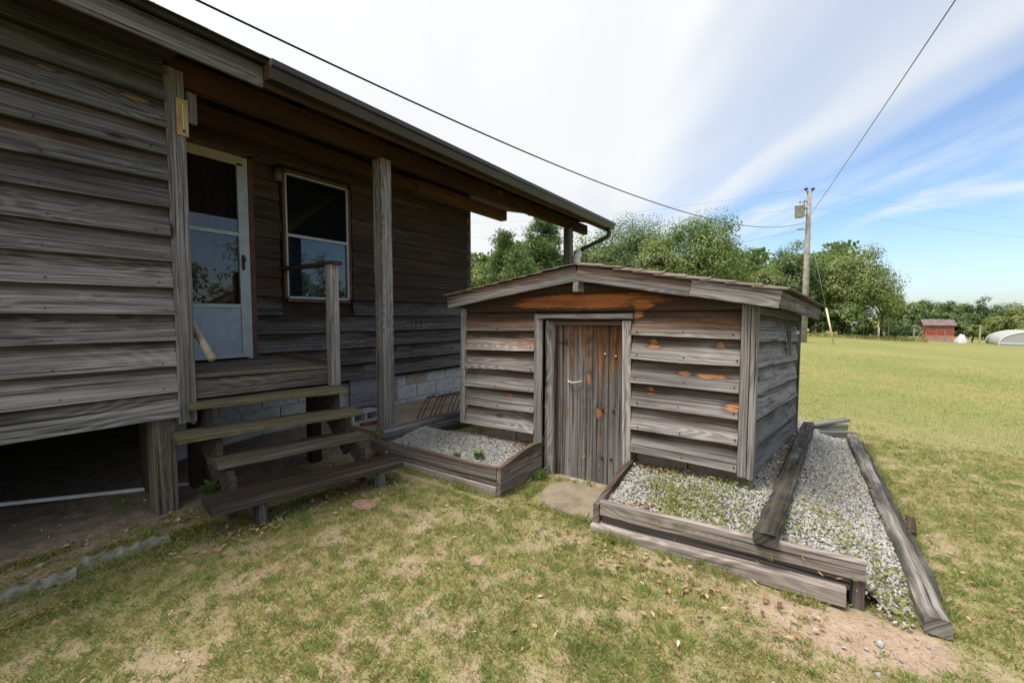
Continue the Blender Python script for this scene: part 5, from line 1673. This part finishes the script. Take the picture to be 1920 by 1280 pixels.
lm = MB().tube([(PX + 0.2, PY, 7.2), (PX + 0.2 - rt[0] * 0.3, PY - rt[1] * 0.3, 7.55), (PX + 0.2 - rt[0] * 0.45, PY - rt[1] * 0.45, 7.6)], 0.03, 6).tube([(PX + 0.2 - rt[0] * 0.4, PY - rt[1] * 0.4, 7.58), (PX + 0.2 - rt[0] * 0.75, PY - rt[1] * 0.75, 7.55)], [0.11, 0.09], 8)
lm.build('yard_light', TFM, pole)


def wire(name, p0, p1, sag, rad, mat, label, n=24):
    p0, p1 = Vector(p0), Vector(p1)
    pts = []
    for i in range(n + 1):
        t = i / n
        t = t * t * (3 - 2 * t) * 0.3 + t * 0.7
        p = p0.lerp(p1, t)
        p.z -= 4 * sag * t * (1 - t)
        pts.append(p)
    return tag(MB().tube(pts, rad, 5).build(name, mat, None, True), label, 'cable')


S = Vector((2.19, 5.99, 5.13))
E_ = Vector((PX + 0.22 - rt[0] * 0.2, PY - rt[1] * 0.2, 8.0))
S2 = S + (S - E_) * 0.05
S2.z = S.z + (S.z - E_.z) * 0.05 + 4 * 1.2 * 0.05 * 1.05
wire('service_cable', S2, E_, 1.2 * 1.05 ** 2, 0.015, CABLE, 'thick black service cable sagging from the house roof to the utility pole', 60)
mast = thing('service_mast', 'grey service mast standing on the house roof holding the black cable', 'mast', (S2.x, S2.y, 3.9))
MB().tube([(S2.x, S2.y, 3.5), (S2.x, S2.y, S2.z)], 0.04, 8).build('pipe', STEEL, mast, True)
MB().tube([(S2.x, S2.y, S2.z), (S2.x - 0.1, S2.y, S2.z + 0.1), (S2.x - 0.2, S2.y, S2.z + 0.02)], 0.06, 8).build('weather_head', STEEL, mast, True)
wire('overhead_cable', (PX + 0.3, PY, 8.35), (-22.0, -4.95, 6.1), 0.25, 0.012, WIRE, 'twisted grey cable running overhead from the pole to the upper right', 40)
far_pole = thing('utility_pole', 'bare wooden pole behind the viewer carrying the overhead cable', 'utility pole', (-22, -4.95, 0))
MB().tube([(-22, -4.95, -0.4), (-22, -4.95, 6.6)], [0.16, 0.12], 10).build('pole', POLEM, far_pole, True)
for zz, zl, zr, nm in ((10.35, 14.0, 11.9, 'uppermost thin power line crossing behind the pole top'), (9.1, 12.0, 10.3, 'second thin power line crossing behind the transformer')):
    a_, b_ = ahead(58, -6), ahead(40, 58)
    top = (PX + 0.36, PY, zz)
    pts = []
    for i in range(13):
        t = i / 12
        p = Vector((a_[0], a_[1], zl)).lerp(Vector(top), t); p.z -= 2.4 * t * (1 - t)
        pts.append(p)
    for i in range(1, 13):
        t = i / 12
        p = Vector(top).lerp(Vector((b_[0], b_[1], zr - 2.2)), t); p.z -= 2.0 * t * (1 - t)
        pts.append(p)
    tag(MB().tube(pts, 0.0055, 4).build('power_line', WIRE, None, True), nm, 'cable')
lx, ly = ahead(45, -2.0)
wire('thin_cable', (lx, ly, 6.6), (PX + 0.2, PY, 7.6), 0.9, 0.010, WIRE, 'thin cable running from the far lamp post past the trees to the pole')
gx0, gy0_ = ahead(29.0, 21.8)
guy = thing('guy_wire', 'steel guy wire with a cream plastic guard slanting from the pole into the lawn', 'guy wire', (gx0, gy0_, gz(gx0, gy0_)))
g0 = Vector((gx0, gy0_, gz(gx0, gy0_) - 0.05)); g1 = Vector((PX + 0.25, PY, 7.9))
MB().tube([g0, g1], 0.012, 5).build('wire', STEEL, guy, True)
MB().tube([g0, g0.lerp(g1, 0.30)], 0.055, 8).build('guard', GUARDM, guy, True)
lamp_p = thing('lamp_post', 'distant slim lamp post with a white head in front of the pines', 'lamp post', (lx, ly, gz(lx, ly)))
MB().tube([(lx, ly, gz(lx, ly)), (lx, ly, 6.9)], [0.10, 0.07], 8).build('pole', POLEM, lamp_p, True)
hx, hy = ahead(45, -1.1)
MB().tube([(lx, ly, 6.5), (lx + (hx - lx) * 0.4, ly + (hy - ly) * 0.4, 6.9), (hx, hy, 6.9)], 0.04, 6).build('arm', STEEL, lamp_p, True)
MB().tube([(hx, hy, 7.0), (hx, hy, 6.85), (hx, hy, 6.5)], [0.08, 0.2, 0.12], 8).build('lamp_head', WHITEP, lamp_p, True)

# ---- trees
LEAF_MID = leaf_mat('leaf_mid_green', (0.075, 0.135, 0.034), (0.21, 0.265, 0.072))
LEAF_DARK = leaf_mat('leaf_dark_green', (0.055, 0.11, 0.036), (0.16, 0.215, 0.068))
LEAF_LIGHT = leaf_mat('leaf_yellow_green', (0.105, 0.15, 0.036), (0.255, 0.28, 0.08))
LEAF_PINE = leaf_mat('pine_needles', (0.045, 0.10, 0.03), (0.15, 0.205, 0.055), 0.3)
LEAF_RED = leaf_mat('leaf_rusty_red', (0.30, 0.085, 0.05), (0.42, 0.17, 0.10))
LEAF_WHITE = leaf_mat('white_blossom', (0.55, 0.55, 0.52), (0.85, 0.85, 0.82), 0.2)


def tree(name, label, pos, H, cr, mat, seed, base=0.15, ncl=110, nlf=210, leaf=0.235, squash=1.0, group=None, lean=0.0, cat='tree', fill=0.42):
    rg = np.random.default_rng(seed)
    x, y = pos
    z = gz(x, y)
    root = thing(name, label, cat, (x, y, z), group)
    ch = H * (1 - base) / 2
    cz = z + H * base + ch
    v = rg.normal(size=(ncl, 3))
    v /= np.linalg.norm(v, axis=1)[:, None]
    az = np.arctan2(v[:, 1], v[:, 0])
    # uneven outline: lobes that stick out and bays between them
    lob = 0.90 + 0.20 * np.sin(az * 2 + seed) * np.cos(v[:, 2] * 3 + seed * 0.7) + rg.normal(0, 0.10, ncl)
    rad = (fill + (1 - fill) * rg.random(ncl) ** 0.6) * lob
    C_ = v * rad[:, None] * np.array([cr, cr, ch * squash])
    C_[:, 0] += lean * (C_[:, 2] / ch) * cr
    C_ += np.array([x, y, cz])
    csz = (0.6 * np.minimum(cr, ch) + 0.4 * np.maximum(cr, ch)) * rg.uniform(0.18, 0.36, ncl)
    dv = rg.normal(size=(ncl * nlf, 3))
    dv /= np.linalg.norm(dv, axis=1)[:, None]
    nrm = dv * 0.8 + np.repeat(v, nlf, 0) * 0.5 + np.array([0, 0, 0.45])
    dv *= (rg.random(ncl * nlf) ** 0.45)[:, None]
    P = np.repeat(C_, nlf, 0) + dv * np.repeat(csz, nlf)[:, None] * np.array([1.15, 1.15, 0.85])
    P[:, 2] = np.maximum(P[:, 2], z + 0.1)
    V, F = leaves_cloud(P, rg.uniform(0.6, 1.25, len(P)) * leaf, rg, 0.62, 0.15, nrm)
    t = np.repeat(np.clip(np.repeat(rg.normal(0.45, 0.20, ncl), nlf) + rg.normal(0, 0.11, len(P)), 0, 1), 4)
    obj('crown', fast_mesh('crown', V, F, t), mat, root)
    mb = MB()
    r0 = 0.022 * H + 0.05
    top = Vector((x + lean * cr * 0.5, y, z + H * 0.72))
    b0 = Vector((x, y, z - 0.3))
    mb.tube([b0, b0.lerp(top, 0.35) + Vector((0.15, 0.1, 0)), b0.lerp(top, 0.7) - Vector((0.12, 0.08, 0)), top], [r0, r0 * 0.72, r0 * 0.45, r0 * 0.15], 8)
    for i in range(min(11, ncl)):
        c = Vector(C_[i])
        s_ = b0.lerp(top, 0.3 + 0.5 * (i / 11.0))
        mb.tube([s_, s_.lerp(c, 0.5) + Vector((0, 0, 0.3)), c], [r0 * 0.35, r0 * 0.2, r0 * 0.06], 5)
    mb.build('trunk', TRUNK, root, True)
    return root


def pine(name, label, pos, H, cr, mat, seed, base=0.3, group=None, leaf=0.5, nlv=15, dens=80):
    rg = np.random.default_rng(seed)
    x, y = pos
    z = gz(x, y)
    root = thing(name, label, 'tree', (x, y, z), group)
    mb = MB()
    r0 = 0.018 * H + 0.05
    mb.tube([(x, y, z - 0.3), (x + 0.1, y, z + H * 0.5), (x, y, z + H)], [r0, r0 * 0.7, 0.03], 8)
    P, T = [], []
    for i in range(nlv):
        f = i / (nlv - 1)
        zz = z + H * (base + (0.98 - base) * f)
        bl_ = cr * (1.0 - f) ** 0.65 * (0.75 if i < 2 else 1) + 0.25
        nb = 6 if f < 0.8 else 4
        for k in range(nb):
            an = rg.uniform(0, 2 * math.pi)
            L_ = bl_ * rg.uniform(0.55, 1.12)
            e = Vector((x + math.cos(an) * L_, y + math.sin(an) * L_, zz + L_ * rg.uniform(0.05, 0.42)))
            s_ = Vector((x, y, zz))
            mb.tube([s_, s_.lerp(e, 0.55) + Vector((0, 0, -0.06)), e], [0.06, 0.04, 0.015], 4)
            nt = max(2, int(L_ / 0.55))
            for q in range(nt):
                c = s_.lerp(e, 0.35 + 0.65 * (q + 1) / nt) + Vector(rg.normal(0, 0.16, 3))
                P.append(np.array(c) + rg.normal(size=(dens, 3)) * np.array([0.34, 0.34, 0.22]))
                T.append(np.clip(np.full(dens, rg.normal(0.45, 0.2)) + rg.normal(0, 0.18, dens), 0, 1))
    P = np.concatenate(P); T = np.concatenate(T)
    V, F = leaves_cloud(P, rg.uniform(0.6, 1.2, len(P)) * leaf, rg, 0.16, 0.5)
    obj('crown', fast_mesh('crown', V, F, np.repeat(T, 4)), mat, root)
    mb.build('trunk', TRUNK, root, True)
    return root


def spot(px_, w):
    return ahead(w, (px_ - 960) / 805.0 * w)


def hgt(ytop, w, pos):
    return 1.45 + (594 - ytop) / 805.0 * w - gz(*pos)


def plant(kind, name, label, az, w, top, hw, mat, seed, **kw):
    """az/top: bearing and top as seen on the survey sheet, w: distance ahead, hw: half width in sheet units"""
    p = spot(az, w)
    return kind(name, label, p, hgt(top, w, p), hw / 805.0 * w, mat, seed, **kw)


GRP = 'trees along the far edge of the lawn'
plant(pine, 'pine_tree', 'tall loose pine with open branches just left of the porch end post', 1018, 40, 412, 62, LEAF_PINE, 1, base=0.22, group=GRP)
plant(pine, 'pine_tree', 'dark narrow conifer left of the tall pine, nearer the house corner', 948, 42, 446, 44, LEAF_PINE, 2, base=0.15, group=GRP)
plant(pine, 'pine_tree', 'young bright green pine low behind the shed roof', 975, 34, 482, 44, LEAF_PINE, 3, base=0.1, group=GRP, leaf=0.42)
plant(tree, 'leafy_tree', 'yellow green bush tree beside the house corner', 905, 46, 492, 44, LEAF_LIGHT, 4, base=0.05, group=GRP)
plant(tree, 'leafy_tree', 'mid green tree rising behind the downspout elbow', 1115, 48, 436, 60, LEAF_MID, 5, base=0.1, group=GRP, ncl=120)
plant(tree, 'leafy_tree', 'tallest dark tree rising above the shed ridge', 1190, 56, 405, 78, LEAF_DARK, 6, base=0.1, group=GRP, ncl=170, nlf=230)
plant(tree, 'leafy_tree', 'small yellow green tree in front of the tall dark tree', 1226, 42, 446, 44, LEAF_LIGHT, 7, base=0.08, group=GRP)
plant(tree, 'leafy_tree', 'broad round bright green tree right of the shed ridge', 1305, 44, 406, 98, LEAF_MID, 8, base=0.06, group=GRP, ncl=190, nlf=190)
plant(tree, 'leafy_tree', 'low olive shrub tree between the round tree and the pole', 1418, 46, 496, 52, LEAF_LIGHT, 9, base=0.04, group=GRP)
plant(tree, 'leafy_tree', 'dark feathery tree directly left of the utility pole', 1478, 47, 458, 56, LEAF_DARK, 10, base=0.06, group=GRP, ncl=130)
plant(tree, 'leafy_tree', 'olive green tree directly behind the utility pole', 1535, 50, 470, 52, LEAF_MID, 11, base=0.06, group=GRP)
plant(tree, 'leafy_tree', 'large rounded yellow green tree right of the pole by the fence', 1590, 47, 468, 72, LEAF_LIGHT, 12, base=0.12, group=GRP, ncl=160, nlf=180)
plant(tree, 'leafy_tree', 'drooping thin branch tree at the gap with sky under it', 1654, 50, 536, 34, LEAF_MID, 13, base=0.5, group=GRP, ncl=40, nlf=60)
for i, (az, w, tp, hw, lab) in enumerate([(1075, 38, 505, 60, 'low green undergrowth shrub behind the shed ridge'), (1170, 40, 500, 60, 'broad green shrub behind the right shed roof slope'), (1010, 46, 470, 50, 'dark shrub filling below the tall pine'),
                                          (1390, 48, 540, 46, 'dark shrub at the foot of the round tree'), (1455, 46, 545, 40, 'shaded shrub left of the pole foot'), (1530, 46, 560, 38, 'shaded shrub behind the pole foot'), (1580, 45, 560, 44, 'dark shrub behind the guy wire guard'), (1622, 47, 596, 16, 'small green shrub left of the sky gap'), (1680, 52, 598, 24, 'bright green bush right of the sky gap')]):
    plant(tree, 'shrub', lab, az, w, tp, hw, LEAF_DARK if i % 3 else LEAF_MID, 30 + i, base=0.0, ncl=46, nlf=70, cat='shrub', group='shrubs below the trees')
FARL = ['first', 'second']
far_list = [(1678, 84, 562, 20, LEAF_MID, 'pale green far tree at the right edge of the sky gap'), (1700, 80, 567, 26, LEAF_MID, 'light green far tree behind the left side of the red shed'), (1732, 84, 570, 28, LEAF_MID, 'far tree rising above the left end of the red shed roof'),
            (1762, 88, 564, 26, LEAF_DARK, 'dark far tree rising above the middle of the red shed roof'), (1790, 84, 566, 22, LEAF_DARK, 'dark far tree above the right end of the red shed roof'), (1815, 90, 570, 24, LEAF_DARK, 'dark far tree right of the red shed'),
            (1842, 88, 566, 22, LEAF_DARK, 'dark far tree above the lone white post'), (1872, 92, 572, 22, LEAF_DARK, 'dark far tree left of the crown above the hoop house'), (1890, 90, 580, 18, LEAF_DARK, 'round dark crown above the hoop house'),
            (1915, 88, 574, 28, LEAF_LIGHT, 'yellow green far tree at the right edge of the photo'), (1955, 86, 570, 30, LEAF_MID, 'far tree beyond the right edge of the photo'), (1880, 70, 592, 34, LEAF_LIGHT, 'olive bush behind the hoop house'), (1915, 66, 590, 26, LEAF_LIGHT, 'olive bush above the hoop house roof at the photo edge'), (1855, 74, 606, 22, LEAF_MID, 'green bush behind the lone white post'), (1800, 72, 606, 22, LEAF_DARK, 'dark bush at the right wall of the red shed'), (1705, 70, 606, 26, LEAF_DARK, 'dark bush at the left wall of the red shed')]
for i, (az, w, tp, hw, mt, lab) in enumerate(far_list):
    plant(tree, 'leafy_tree', lab, az, w, tp - 5, hw, mt, 60 + i, base=0.02, ncl=60, nlf=110, leaf=0.34, group='far trees on the right', fill=0.35)
pb = spot(1826, 56)
tree('leafy_tree', 'small bright yellow green tree with a thick dark trunk by the white post', pb, hgt(610, 56, pb), 1.15, LEAF_LIGHT, 90, base=0.45, ncl=44, nlf=120, leaf=0.2)
pb = spot(922, 43)
tree('red_shrub', 'rusty red shrub peeping above the left slope of the shed roof', pb, hgt(526, 43, pb), 1.5, LEAF_RED, 91, base=0.3, ncl=30, nlf=60, leaf=0.25, cat='shrub')
pb = spot(1498, 40)
tree('flowering_bush', 'white flowering bush partly behind the utility pole foot', pb, hgt(609, 40, pb), 1.0, LEAF_WHITE, 92, base=0.3, ncl=22, nlf=30, leaf=0.2, cat='shrub')
pb = ahead(17, -14.6)
tree('leafy_tree', 'tree behind the house whose twigs peep over the roof edge at upper left', pb, 14.1, 2.6, LEAF_DARK, 93, base=0.45, ncl=50, nlf=50, leaf=0.2)
# wood beyond everything, one mass
PVs = []
rg = np.random.default_rng(5)
for az in np.arange(700, 1604, 7.0):
    w = 78 + 8 * math.sin(az * 0.05)
    p = spot(az, w)
    topz = 1.45 + (594 - (478 + 14 * math.sin(az * 0.031) + 10 * math.sin(az * 0.083) + (46 if az > 1590 else 0))) / 805 * w
    n = 330
    zz = gz(*p) + (topz - gz(*p)) * rg.random(n) ** 0.8
    PVs.append(np.stack([p[0] + rg.normal(0, 0.9, n), p[1] + rg.normal(0, 0.9, n), zz], -1))
PVs = np.concatenate(PVs)
V, F = leaves_cloud(PVs, rg.uniform(0.5, 1.0, len(PVs)), rg, 0.7, 0.2)
tag(obj('far_wood', fast_mesh('far_wood', V, F, np.repeat(rg.random(len(PVs)), 4)), LEAF_DARK, kind='stuff'), 'dark far wood closing the lawn behind the nearer trees', 'wood')

# trees on the far side of the yard, behind the viewer (they show in the panes)
for i, (x, y, H, c_) in enumerate([(-4, -34, 12, 4.6), (5, -38, 14, 4.6), (14, -36, 11, 4.2), (24, -40, 15, 5.0), (-14, -36, 13, 5.0), (33, -44, 14, 5)]):
    tree('leafy_tree', 'dark yard tree behind the viewer, mirrored in the porch panes', (x, y), H, c_, LEAF_DARK, 120 + i, base=0.08, ncl=34, nlf=50, leaf=0.5, group='yard trees behind the viewer')

# ---- weeds along the fence line
rg = np.random.default_rng(9)
PX_, PY_ = [], []
for i in range(9000):
    az = rg.uniform(1490, 1740)
    w = rg.normal(43.5, 1.0) + (az - 1490) * 0.012
    p = spot(az, w)
    PX_.append(p[0]); PY_.append(p[1])
PX_, PY_ = np.array(PX_), np.array(PY_)
V, F = blades(PX_, PY_, rg.uniform(0.18, 0.48, len(PX_)) * (0.4 + fbm(PX_ * 0.8, PY_ * 0.8, 70, 3)), rg.uniform(0.05, 0.10, len(PX_)), rg.uniform(0.1, 0.5, len(PX_)), rg, ter(PX_, PY_))
tag(obj('tall_weeds', fast_mesh('tall_weeds', V, F, np.repeat(np.clip(rg.normal(0.5, 0.16, len(PX_)), 0, 1), 4)), GRASSM, kind='stuff'), 'uncut weeds along the wire fence at the far lawn edge', 'weeds')

# ---- wire fence
FPOST = simple('grey_fence_post', (0.46, 0.40, 0.31), 0.9, 0.3, 3)
fence = thing('wire_fence', 'wire fence on rough wooden posts at the far edge of the lawn', 'fence', spot(1600, 44.5) + (gz(*spot(1600, 44.5)),))
tops = []
for i, (az, tp, r_) in enumerate([(1529, 604, 0.10), (1542, 606, 0.10), (1573, 607, 0.09), (1594, 611, 0.05), (1619, 611, 0.08), (1644, 613, 0.09), (1666, 612, 0.09), (1714, 615, 0.08)]):
    p = spot(az, 45 + i * 0.3)
    z = gz(*p)
    hh = 1.45 + (594 - tp) / 805.0 * (45 + i * 0.3)
    MB().tube([(p[0], p[1], z - 0.2), (p[0] + 0.02, p[1], hh)], r_, 7).build('post', FPOST, fence)
    tops.append(Vector((p[0], p[1], hh - 0.12)))
for dz_ in (0.0, 0.35, 0.7):
    MB().tube([t - Vector((0, 0, dz_)) for t in tops], 0.012, 4).build('wire', WIRE, fence)
p = spot(1535.5, 45.4)
bar('gate_panel', (p[0] - rt[0] * 0.28, p[1] - rt[1] * 0.28, gz(*p) + 0.62), (p[0] + rt[0] * 0.28, p[1] + rt[1] * 0.28, gz(*p) + 0.62), 0.95, 0.04, CASING, fence, (0, 0, 1), 0.0)

# ---- far vehicles behind the fence
GLASSD = simple('dark_car_glass', (0.02, 0.022, 0.025), 0.15, 0.05, 5, 0.6)
TYRE = simple('tyre_rubber', (0.02, 0.02, 0.02), 0.85, 0.1)


def vehicle(name, label, cat, pos, prof, width, windows, wheels, heading):
    root = thing(name, label, cat, (pos[0], pos[1], pos[2]))
    M = Matrix.Translation(Vector(pos)) @ Matrix.Rotation(heading, 4, 'Z')
    n = len(prof)
    V = [(a2, -width / 2, b2) for a2, b2 in prof] + [(a2, width / 2, b2) for a2, b2 in prof]
    F = [tuple(range(n)), tuple(reversed(range(n, 2 * n)))] + [(i, i + n, (i + 1) % n + n, (i + 1) % n) for i in range(n)]
    obj('body', mesh('body', V, F), WHITEP, root, M)
    for (x0, x1, z0, z1) in windows:
        MB().box(((x0 + x1) / 2, 0, (z0 + z1) / 2), (x1 - x0, width + 0.02, z1 - z0)).build('window', GLASSD, root, M=M)
    for wx in wheels:
        for sy in (-1, 1):
            MB().tube([(wx, sy * (width / 2 - 0.12), 0.34), (wx, sy * (width / 2 + 0.03), 0.34)], 0.34, 14).build('wheel', TYRE, root, M=M)
    return root


p = spot(1610, 62)
vehicle('pickup_truck', 'distant white pickup truck seen through the fence left of the sky gap', 'truck', (p[0], p[1], 1.45 - 33 / 805 * 62 - 0.05),
        [(-2.6, 0.45), (-2.6, 1.05), (-0.6, 1.05), (-0.5, 1.85), (0.8, 1.85), (1.3, 1.15), (2.5, 1.0), (2.55, 0.45)], 1.85, [(-0.35, 0.3, 1.2, 1.7), (0.38, 0.75, 1.2, 1.7)], (-1.6, 1.6), HEAD + 0.9)
p = spot(1645, 66)
vehicle('parked_car', 'distant white car half hidden by weeds under the sky gap', 'car', (p[0], p[1], 1.45 - 36 / 805 * 66 - 0.45),
        [(-2.1, 0.4), (-2.15, 0.9), (-1.5, 1.0), (-0.9, 1.45), (0.5, 1.45), (1.1, 0.98), (2.05, 0.85), (2.1, 0.4)], 1.75, [(-0.8, -0.1, 1.02, 1.36), (-0.02, 0.5, 1.02, 1.36)], (-1.3, 1.3), HEAD - 1.3)

# ---- red shed
RED = None
m, g_ = new_mat('flaking_red_paint')
P = g_.n('ShaderNodeTexCoord').outputs['Object']
xx, yy, zz = g_.xyz(P)
st = g_.noise(g_.comb(g_.m('MULTIPLY', xx, 7.0), g_.m('MULTIPLY', yy, 7.0), g_.m('MULTIPLY', zz, 0.8)), 1.0, 4, 0.6)
pk = g_.noise(P, 1.5, 4, 0.7)
low = g_.ramp(zz, 0.0, 1.1, 0.16, 0.0)
c_ = g_.mix(g_.ramp(st, 0.35, 0.7), (0.46, 0.075, 0.065), (0.33, 0.055, 0.05))
c_ = g_.mix(g_.ramp(g_.m('ADD', pk, low), 0.46, 0.60, 0.0, 0.9), c_, (0.38, 0.26, 0.23))
finish(g_, c_, 0.8, st, 0.01, 0.5)
RED = m
f0 = Vector(spot(1737, 52) + (0,))
f1 = Vector(spot(1789, 50.7) + (0,))
zg = 1.45 - 47.5 / 805 * 51
dirx = (f1 - f0).normalized()
diry = Vector((-dirx.y, dirx.x, 0))
if diry.dot(Vector((fh[0], fh[1], 0))) < 0:
    diry = -diry
rs = thing('red_shed', 'faded red board shed with dark gable roof across the lawn', 'shed', (f0.x, f0.y, zg))
Mr = Matrix((dirx, diry, Vector((0, 0, 1)))).transposed().to_4x4()
Mr.translation = Vector((f0.x, f0.y, zg))
Lr = (f1 - f0).length
if Mr.determinant() < 0:
    pass
nb = 14
for i in range(nb):
    w_ = Lr / nb
    MB().box((0, 0, 1.05 - 0.06), (w_ - 0.008, 0.03 + 0.004 * (i % 2), 2.2)).build('wall_board', RED, rs, M=Mr @ Matrix.Translation((w_ * (i + 0.5), 0, 0)))
wl = MB().box((Lr / 2, 1.2, 0.95), (Lr - 0.05, 2.3, 2.1)).build('wall', RED, rs, M=Mr)
MB().box((-0.03, 0.02, 1.0), (0.09, 0.12, 2.15)).build('corner_trim', simple('bleached_tan_trim', (0.45, 0.27, 0.15), 0.85, 0.3, 3), rs, M=Mr)
rfm = MB()
for (y0, z0, y1, z1) in ((-0.28, 2.02, 1.2, 2.72), (2.68, 2.02, 1.2, 2.72)):
    rfm.add([(-0.35, y0, z0), (Lr + 0.2, y0, z0), (Lr + 0.2, y1, z1), (-0.35, y1, z1), (-0.35, y0, z0 - 0.07), (Lr + 0.2, y0, z0 - 0.07), (Lr + 0.2, y1, z1 - 0.07), (-0.35, y1, z1 - 0.07)],
            [(0, 1, 2, 3), (7, 6, 5, 4), (0, 4, 5, 1), (1, 5, 6, 2), (2, 6, 7, 3), (3, 7, 4, 0)])
rfm.build('roof', simple('grey_brown_shingle_roof', (0.20, 0.15, 0.145), 0.95, 0.3, 3), rs, M=Mr)
TRIMG = simple('bare_grey_trim', (0.36, 0.29, 0.27), 0.9, 0.3, 4)
tr_ = MB().box((Lr * 0.36, -0.03, 0.85), (0.07, 0.03, 1.7)).box((Lr * 0.68, -0.03, 0.85), (0.10, 0.03, 1.7)).box((Lr * 0.58, -0.03, 1.62), (Lr * 0.76, 0.03, 0.06))
tr_.build('door_trim', TRIMG, rs, M=Mr)
for i, (x0, x1, lab) in enumerate([(-1.05, -0.05, 'longer grey board leaning on the left end of the red shed'), (-0.75, -0.08, 'shorter grey board leaning under the longer one on the red shed')]):
    a_ = Mr @ Vector((x0, 0.3 + 0.15 * i, -0.05)); b_ = Mr @ Vector((x1, 0.3 + 0.15 * i, 1.75 - 0.5 * i))
    tag(bar('leaning_board', a_, b_, 0.05, 0.18, W_GREY, None, (0, 0, 1), 0.0, 1, 0, (1.3, 0, 0, 1)), lab, 'board')
# white tarp draped over a frame
p = spot(1804, 50)
tz = 1.45 - 54 / 805 * 50
V, F = [], []
nn = 14
for i in range(nn + 1):
    a_ = 2 * math.pi * i / nn
    for k, (rr_, zz_) in enumerate(((0.98, 0.0), (0.62, 0.62), (0.36, 1.12), (0.14, 1.32))):
        wv = 1 + 0.2 * math.sin(a_ * 5 + k)
        V.append((p[0] + rr_ * wv * math.cos(a_), p[1] + rr_ * wv * math.sin(a_) * 0.8, tz + zz_ + 0.06 * math.sin(a_ * 3)))
for i in range(nn):
    if i in (9, 10):
        continue
    for k in range(3):
        F.append((i * 4 + k, (i + 1) * 4 + k, (i + 1) * 4 + k + 1, i * 4 + k + 1))
tp_ = thing('white_tarp', 'white tarp draped like a small tent beside the red shed', 'tarp', (p[0], p[1], tz))
sm = obj('sheet', mesh('sheet', V, F, True), simple('white_cloth', (0.62, 0.61, 0.66), 0.8, 0.25, 3), tp_)
md = sm.modifiers.new('thickness', 'SOLIDIFY'); md.thickness = 0.02
MB().tube([(p[0], p[1], tz), (p[0], p[1], tz + 1.3)], 0.05, 6).build('prop', FPOST, tp_)
p = spot(1838, 50)
pz = 1.45 - 56 / 805 * 50
tag(MB().tube([(p[0], p[1], pz - 0.2), (p[0], p[1], pz + 2.55)], [0.10, 0.085], 8).build('lone_post', simple('pale_post_wood', (0.40, 0.36, 0.29), 0.9, 0.2, 2), None), 'lone pale wooden post standing between the tarp and the hoop house', 'post')
# hoop house
gh = thing('hoop_house', 'low hoop greenhouse under translucent white plastic at the right edge', 'greenhouse', spot(1900, 50) + (1.45 - 58 / 805 * 50,))
n0, n1 = Vector(spot(1940, 48.5) + (0,)), Vector(spot(1905, 55) + (0,))
c0 = Vector((n0.x, n0.y, 1.45 - 62 / 805 * 48.5 - 0.1))
axd = (n1 - n0).normalized()
sd_ = Vector((axd.y, -axd.x, 0))
POLY = leaf_mat('translucent_plastic', (0.50, 0.52, 0.53), (0.50, 0.52, 0.53), 0.35)
hp = [(-2.6, 0.0), (-2.6, 0.8)] + [(-2.6 * math.cos(math.pi * i / 12), 0.8 + 1.35 * math.sin(math.pi * i / 12)) for i in range(1, 12)] + [(2.6, 0.8), (2.6, 0.0)]
Lh = (n1 - n0).length
V, F = [], []
for s_ in range(7):
    for (a2, b2) in hp:
        V.append(c0 + axd * (s_ * Lh / 6) + sd_ * a2 + Vector((0, 0, b2 * (1 - (0.02 if s_ % 2 else 0)))))
n = len(hp)
for s_ in range(6):
    for i in range(n - 1):
        F.append((s_ * n + i, s_ * n + i + 1, (s_ + 1) * n + i + 1, (s_ + 1) * n + i))
cv = obj('cover', mesh('cover', V, F, True), POLY, gh)
md = cv.modifiers.new('thickness', 'SOLIDIFY'); md.thickness = 0.02
for e_ in (0, Lh):
    fm = MB()
    fm.tube([c0 + axd * e_ + sd_ * a2 + Vector((0, 0, b2)) for a2, b2 in hp], 0.04, 5)
    fm.tube([c0 + axd * e_ + sd_ * -2.6 + Vector((0, 0, 0.75)), c0 + axd * e_ + sd_ * 2.6 + Vector((0, 0, 0.75))], 0.04, 5)
    for a2 in (-0.5, 0.5):
        fm.tube([c0 + axd * e_ + sd_ * a2, c0 + axd * e_ + sd_ * a2 + Vector((0, 0, 1.7))], 0.04, 5)
    fm.build('end_frame', WHITEP, gh)
V = [c0 + axd * (Lh - 0.02) + sd_ * a2 + Vector((0, 0, b2)) for a2, b2 in hp]
obj('end_sheet', mesh('end_sheet', V, [tuple(range(len(V)))]), POLY, gh)
V = [c0 + axd * 0.02 + sd_ * a2 + Vector((0, 0, b2)) for a2, b2 in hp]
obj('end_sheet', mesh('end_sheet', V, [tuple(range(len(V)))]), POLY, gh)
